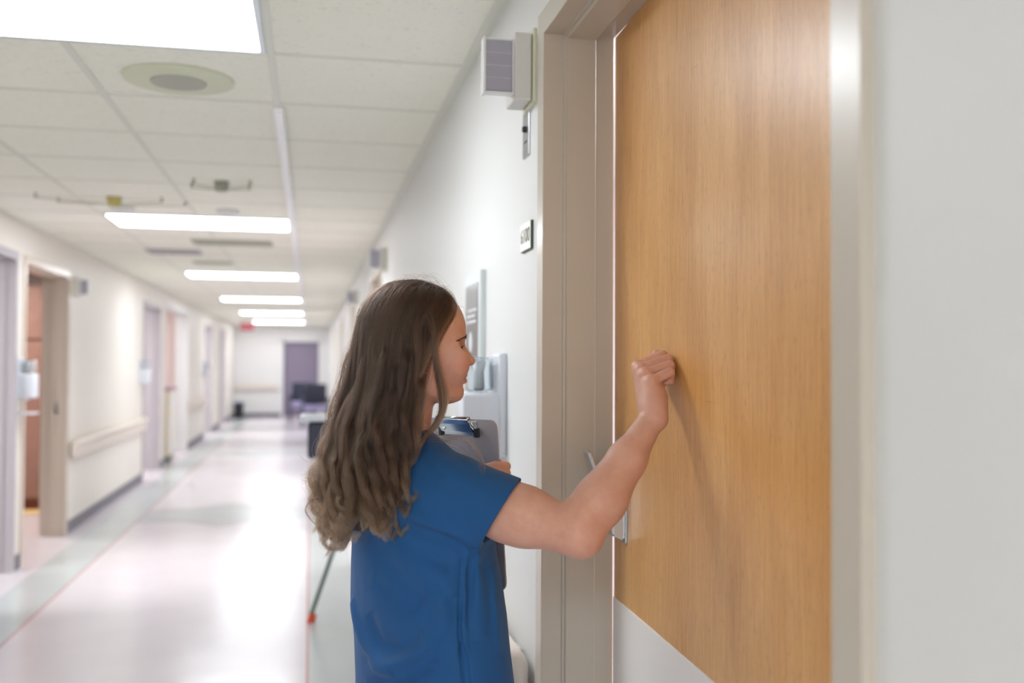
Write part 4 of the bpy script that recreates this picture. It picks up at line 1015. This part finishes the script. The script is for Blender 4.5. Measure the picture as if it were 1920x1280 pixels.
def strand(g, near, rho, rootx, vend, ph, amp, jit, curl, nper=46):
    nd = 13; t = np.linspace(0, 1, nd)
    root = (rootx, (1 if near else -1) * (.06 + .05 * abs(jit[1])), 1.0)
    A_ = dome(g + jit[0], near, rho, root, t)
    v0 = float(640 - (A_[-1][2] - PL(780, 640, 1.8)[2]) / .001)
    n2 = nper - nd; s = np.linspace(0, 1, n2 + 1)[1:]; v = v0 + (vend - v0) * s
    tight = 1 - .86 * s
    gg = g + jit[0] * tight
    P = env(gg, v, near, np.clip(rho + .30 * math.sin(ph * 5) * np.sin(s * 4 + ph * 7) * np.clip(s * 3, 0, 1), 0, 1) + jit[2] * .25 * tight)
    # waves grow downwards
    wv = np.clip((v - 700) / 250, 0, 1.3); per = 104. + 30. * math.sin(ph * 3)
    th = 2 * np.pi * (v - 700) / per + ph
    P[:, 0] += amp * wv * np.sin(th) * .0125; P[:, 1] += (amp * wv * np.cos(th) * .0095 - .004 * wv) * (1 if near else -1)
    if near: P[:, 1] += .016 * np.clip((v - 690) / 140, 0, 1)
    # loose ends curl round
    e = np.clip((s - .80) / .20, 0, 1) ** 1.3
    P[:, 0] += curl * .034 * np.sin(e * np.pi * .9) - curl * .0 ; P[:, 2] += abs(curl) * .030 * e ** 2
    P[:, 0] += jit[3] * .0010 * wv; P[:, 1] += jit[4] * .0010 * wv
    blend_ = np.clip(s * 2.4, 0, 1)[:, None]
    P = A_[-1] * (1 - blend_) + P * blend_ if False else P + (A_[-1] - env(g + jit[0], np.array([v0]), near, rho + jit[2] * .25)[0]) * (1 - blend_) ** 2
    P = np.concatenate([A_[:-1], P])
    for _ in range(7): P[1:-1] = (P[:-2] + 2 * P[1:-1] + P[2:]) / 4
    return collide(P)
strands = []; shades = []
def clumps(n, per, near):
    for c in range(n):
        g = (c + .5 + rs.uniform(-.4, .4)) / n; rho = rs.rand() ** 1.3 * .9
        rootx = .95 - 1.35 * g + rs.normal() * .08
        vend = np.interp(g, [0, .15, .35, .6, .8, 1], [890, 945, 960, 955, 985, 965]) + rs.normal() * 20 - rho * 25
        if rs.rand() < .2: vend -= rs.uniform(30, 120)
        ph = rs.uniform(0, 2 * np.pi) * .55 + g * 5; amp = rs.uniform(1.1, 2.2); curl = rs.uniform(.3, 1.1) * (-1 if g > .45 + rs.normal() * .15 else (.5 if rs.rand() < .5 else -.6))
        sh_ = math.exp(rs.normal() * .38) * 1.05
        for k in range(per):
            shades.append(sh_); j = rs.normal(size=5); j[0] *= .016; j[2] = abs(j[2])
            if rs.rand() < .05: j *= 2.2
            strands.append(strand(g, near, rho, rootx + rs.normal() * .03, vend + rs.normal() * 12, ph + rs.normal() * .12, amp * (1 + .1 * rs.normal()), j, curl * (1 + .15 * rs.normal())))
clumps(140, 92, True); clumps(44, 60, False)
from mathutils.geometry import interpolate_bezier
def spline(pts, n):
    """Smooth curve through points given as (px, py, depth)."""
    P = np.array([PL(*p) for p in pts]); m = len(P); T_ = np.linspace(0, m - 1, n); out = []
    for t in T_:
        i = min(int(t), m - 2); u = t - i; p0, p1, p2, p3 = P[max(i - 1, 0)], P[i], P[i + 1], P[min(i + 2, m - 1)]
        out.append(.5 * ((2 * p1) + (-p0 + p2) * u + (2 * p0 - 5 * p1 + 4 * p2 - p3) * u * u + (-p0 + 3 * p1 - 3 * p2 + p3) * u ** 3))
    return np.array(out)
def lockof(pts, n, spread, npt=40, tip=.35, rs_=1.6):
    b = spline(pts, npt); t = np.linspace(0, 1, npt); shades.extend([math.exp(rs.normal() * .36) * 1.1] * n)
    for k in range(n):
        j = rs.normal(size=3) * spread; w = rs.normal(size=3) * spread * .35
        f = (1 - (1 - tip) * t)[:, None]; cut_ = npt - int(abs(rs.normal()) * npt * .07); strands.append((lambda Z: collide(Z[:max(8, cut_)]))(b + j * f * (1 + .5 * rs.rand()) * (1 + rs_ * np.maximum(0, 1 - t * 3.2) ** 1.2)[:, None] + np.array((0, .006, 0)) * np.maximum(0, 1 - t * 5)[:, None] + w * np.sin(t * 5 + rs.rand() * 6)[:, None]))
# the lock that falls in front of the ear over the cheek
lockof([(800, 575, 1.835), (806, 596, 1.802), (815, 628, 1.784), (815, 660, 1.778), (824, 695, 1.780), (834, 735, 1.786), (832, 768, 1.79), (818, 798, 1.79), (798, 818, 1.785), (782, 850, 1.76)], 330, .0028)
lockof([(802, 580, 1.835), (810, 606, 1.798), (816, 645, 1.78), (817, 690, 1.78), (825, 740, 1.785), (824, 775, 1.79), (806, 806, 1.79), (788, 830, 1.775)], 150, .0022)
lockof([(778, 570, 1.83), (782, 606, 1.785), (785, 670, 1.766), (779, 720, 1.77), (784, 765, 1.775), (788, 800, 1.775), (780, 840, 1.75)], 260, .0034)
# swept back from the forehead along the hairline and temple
for a in range(9):
    q = a / 8
    lockof([(772 + 6 * q, 530 + 2 * q, 1.862 - .01 * q), (808 + 8 * q, 538 + 3 * q, 1.850), (834 + 10 * q, 552 + 8 * q, 1.842), (834 + 13 * q, 572 + 10 * q, 1.820), (822 + 10 * q, 606 + 6 * q, 1.797), (808 + 8 * q, 640 + 2 * q, 1.782), (798 + 6 * q, 668, 1.775), (788, 705, 1.768)], 90, .0030, rs_=-.3)
# wisps over the shoulder and loose hairs round the head
lockof([(785, 815, 1.77), (820, 822, 1.745), (862, 820, 1.73), (888, 838, 1.72), (902, 868, 1.715), (905, 884, 1.71)], 26, .0030, tip=1.2)
lockof([(790, 806, 1.77), (830, 826, 1.74), (858, 838, 1.73), (880, 862, 1.72)], 12, .003, tip=1.2)
# big S-shaped locks lying over the mass, each ending in a curl
for i, g in enumerate(np.concatenate([np.linspace(.05, 1.0, 30), np.linspace(.08, .97, 30)])):
    top_ = i >= 30; A0 = rs.uniform(8, 15) * (1 if not top_ else .8); per = rs.uniform(92, 140); ph = rs.uniform(0, 6.28)
    v0_ = rs.uniform(600, 700) if not top_ else rs.uniform(690, 830); lift = rs.uniform(-.004, .020)
    vend = np.interp(g, [0, .1, .3, .5, .7, .85, 1], [915, 975, 1000, 985, 1005, 1012, 985]) + rs.normal() * 14 - (20 if top_ else 0)
    side = 1 if g < .42 else -1
    if rs.rand() < .25: side = -side
    pts = []
    for v in np.arange(v0_, vend - 10, 22):
        L_, R_, dc, b_ = (float(np.interp(v, VT, q)) for q in (LT, RT_, DT, BT)); am = A0 * np.clip((v - 700) / 200, 0, 1.25)
        th = 2 * np.pi * (v - 600) / per + ph; dep = max(math.sin(math.pi * (.30 + .70 * g)), 0) ** .7
        pts.append((R_ + (L_ - R_) * g + am * math.sin(th) + (g > .8) * max(0, 1 - (v - v0_) / 70) * 26 * (g - .3), v, dc - b_ * dep + (.032 if v < v0_ + 15 else .018 if v < v0_ + 40 else 0) - lift * np.clip((v - v0_) / 90, 0, 1) - .010 * math.cos(th) * np.clip((v - 700) / 200, 0, 1)))
    xe, ve, de = pts[-1]; r_ = rs.uniform(12, 24); turn = rs.uniform(1.2, 3.9)
    for k in range(1, 8):
        a = turn * k / 7; rr = r_ * (1 - .35 * k / 7); pts.append((xe + side * rr * (1 - math.cos(a)) * 1.1, ve + rr * math.sin(a) * 1.1 + 3 * k * (a < 1.5), de - .004 * math.sin(a)))
    lockof(pts, 90 if not top_ else 75, rs.uniform(.0024, .0038), npt=54, tip=.50, rs_=-.5)
for c0, r_, a0, n_l in (((612, 985, 1.80), 22, 90, 110), ((632, 1000, 1.79), 18, 60, 100), ((600, 950, 1.80), 24, 120, 60), ((622, 1010, 1.81), 20, 20, 80)):
    pts = [(c0[0] + 26, c0[1] - 150, c0[2] + .01), (c0[0] + 14, c0[1] - 90, c0[2] + .005)]
    for k in range(7):
        a = math.radians(a0 - 40 + k * -46); rr = r_ * (1 - .07 * k); pts.append((c0[0] + rr * math.cos(a), c0[1] - rr * math.sin(a), c0[2] - .003 * k))
    lockof(pts, n_l, .0028, npt=44, tip=.6)
lockof([(640, 860, 1.81), (622, 905, 1.81), (612, 930, 1.81), (585, 938, 1.81), (573, 955, 1.80), (584, 975, 1.80), (602, 990, 1.80)], 18, .0012, tip=.6)
lockof([(628, 770, 1.84), (606, 800, 1.84), (603, 815, 1.84), (608, 842, 1.84)], 16, .0010, tip=.8)
lockof([(606, 850, 1.83), (590, 862, 1.83), (572, 864, 1.83), (557, 846, 1.83)], 4, .0006, tip=1.)
for k in range(330):
    g = rs.rand() ** .8; near = rs.rand() < .8; j = rs.normal(size=5) * 1.; j[0] *= .05
    S_ = strand(g, near, -.10 - .22 * rs.rand(), .9 - 1.4 * g + rs.normal() * .15, rs.uniform(760, 1010), rs.rand() * 6, rs.uniform(.8, 2.4), j, rs.normal() * .9)
    S_ = S_ + np.cumsum(rs.normal(size=S_.shape) * .0007, 0); strands.append(collide(S_[: rs.randint(18, 46)])); shades.append(1.2)
for k in range(60):                                       # short flyaways on the crown
    shades.append(1.1); x = rs.uniform(730, 862); y = np.interp(x, [700, 740, 790, 830, 862], [540, 520, 518, 535, 570]) + 6; L_ = rs.uniform(20, 60) * (.5 if x > 800 else 1)
    strands.append(spline([(x - 20, y + 12, 1.85), (x, y, 1.86), (x + L_ * .5, y - rs.uniform(4, 14) + max(0, x - 790) * .25, 1.86), (x + L_, y + rs.uniform(-2, 12) + max(0, x - 790) * .6, 1.86)], 12))
print('strands', len(strands))

K = Field((-.42, 1.66, .98), (.0, 2.06, 1.62), .0033)
K.ell(HO + (HF * -18 + HU * 62) * MM, (.0945 * 1.03, .0765 * 1.05, .0915 * 1.02), .01, HB)
prev = None
for v in range(600, 961, 30):
    L_, R_, dc, b = (float(np.interp(v, VT, q)) for q in (LT, RT_, DT, BT)); w = (R_ - L_) / 2 * .001
    K.ell(PL((L_ + R_) / 2 - 3, v, dc), (max(w * .70, .02), b * .62, .034), .02)
def facecut(x, y, z):
    dx, dy, dz = x - HO[0], y - HO[1], z - HO[2]; f = (dx * HF[0] + dy * HF[1]) / MM * math.cos(yawh); u = dz / MM + 0 * f
    return -(f - np.interp(u, [-200, -60, -20, 0, 20, 40, 60, 80, 100, 112, 150], [-20, -6, 2, 8, 20, 30, 38, 46, 56, 64, 70])) * MM
K.put(facecut, (-.5, 1.5, .9), (.2, 2.2, 1.7), .006, 'cut')
me, _ = tomesh('hair', [K.mesh()]); hm = link('hair', me, woman, M_hmass); hm['label'] = 'long wavy brown hair with lighter ends'
hairs('hair_strands', strands, M_hair, hm, .00013, .4, shades)
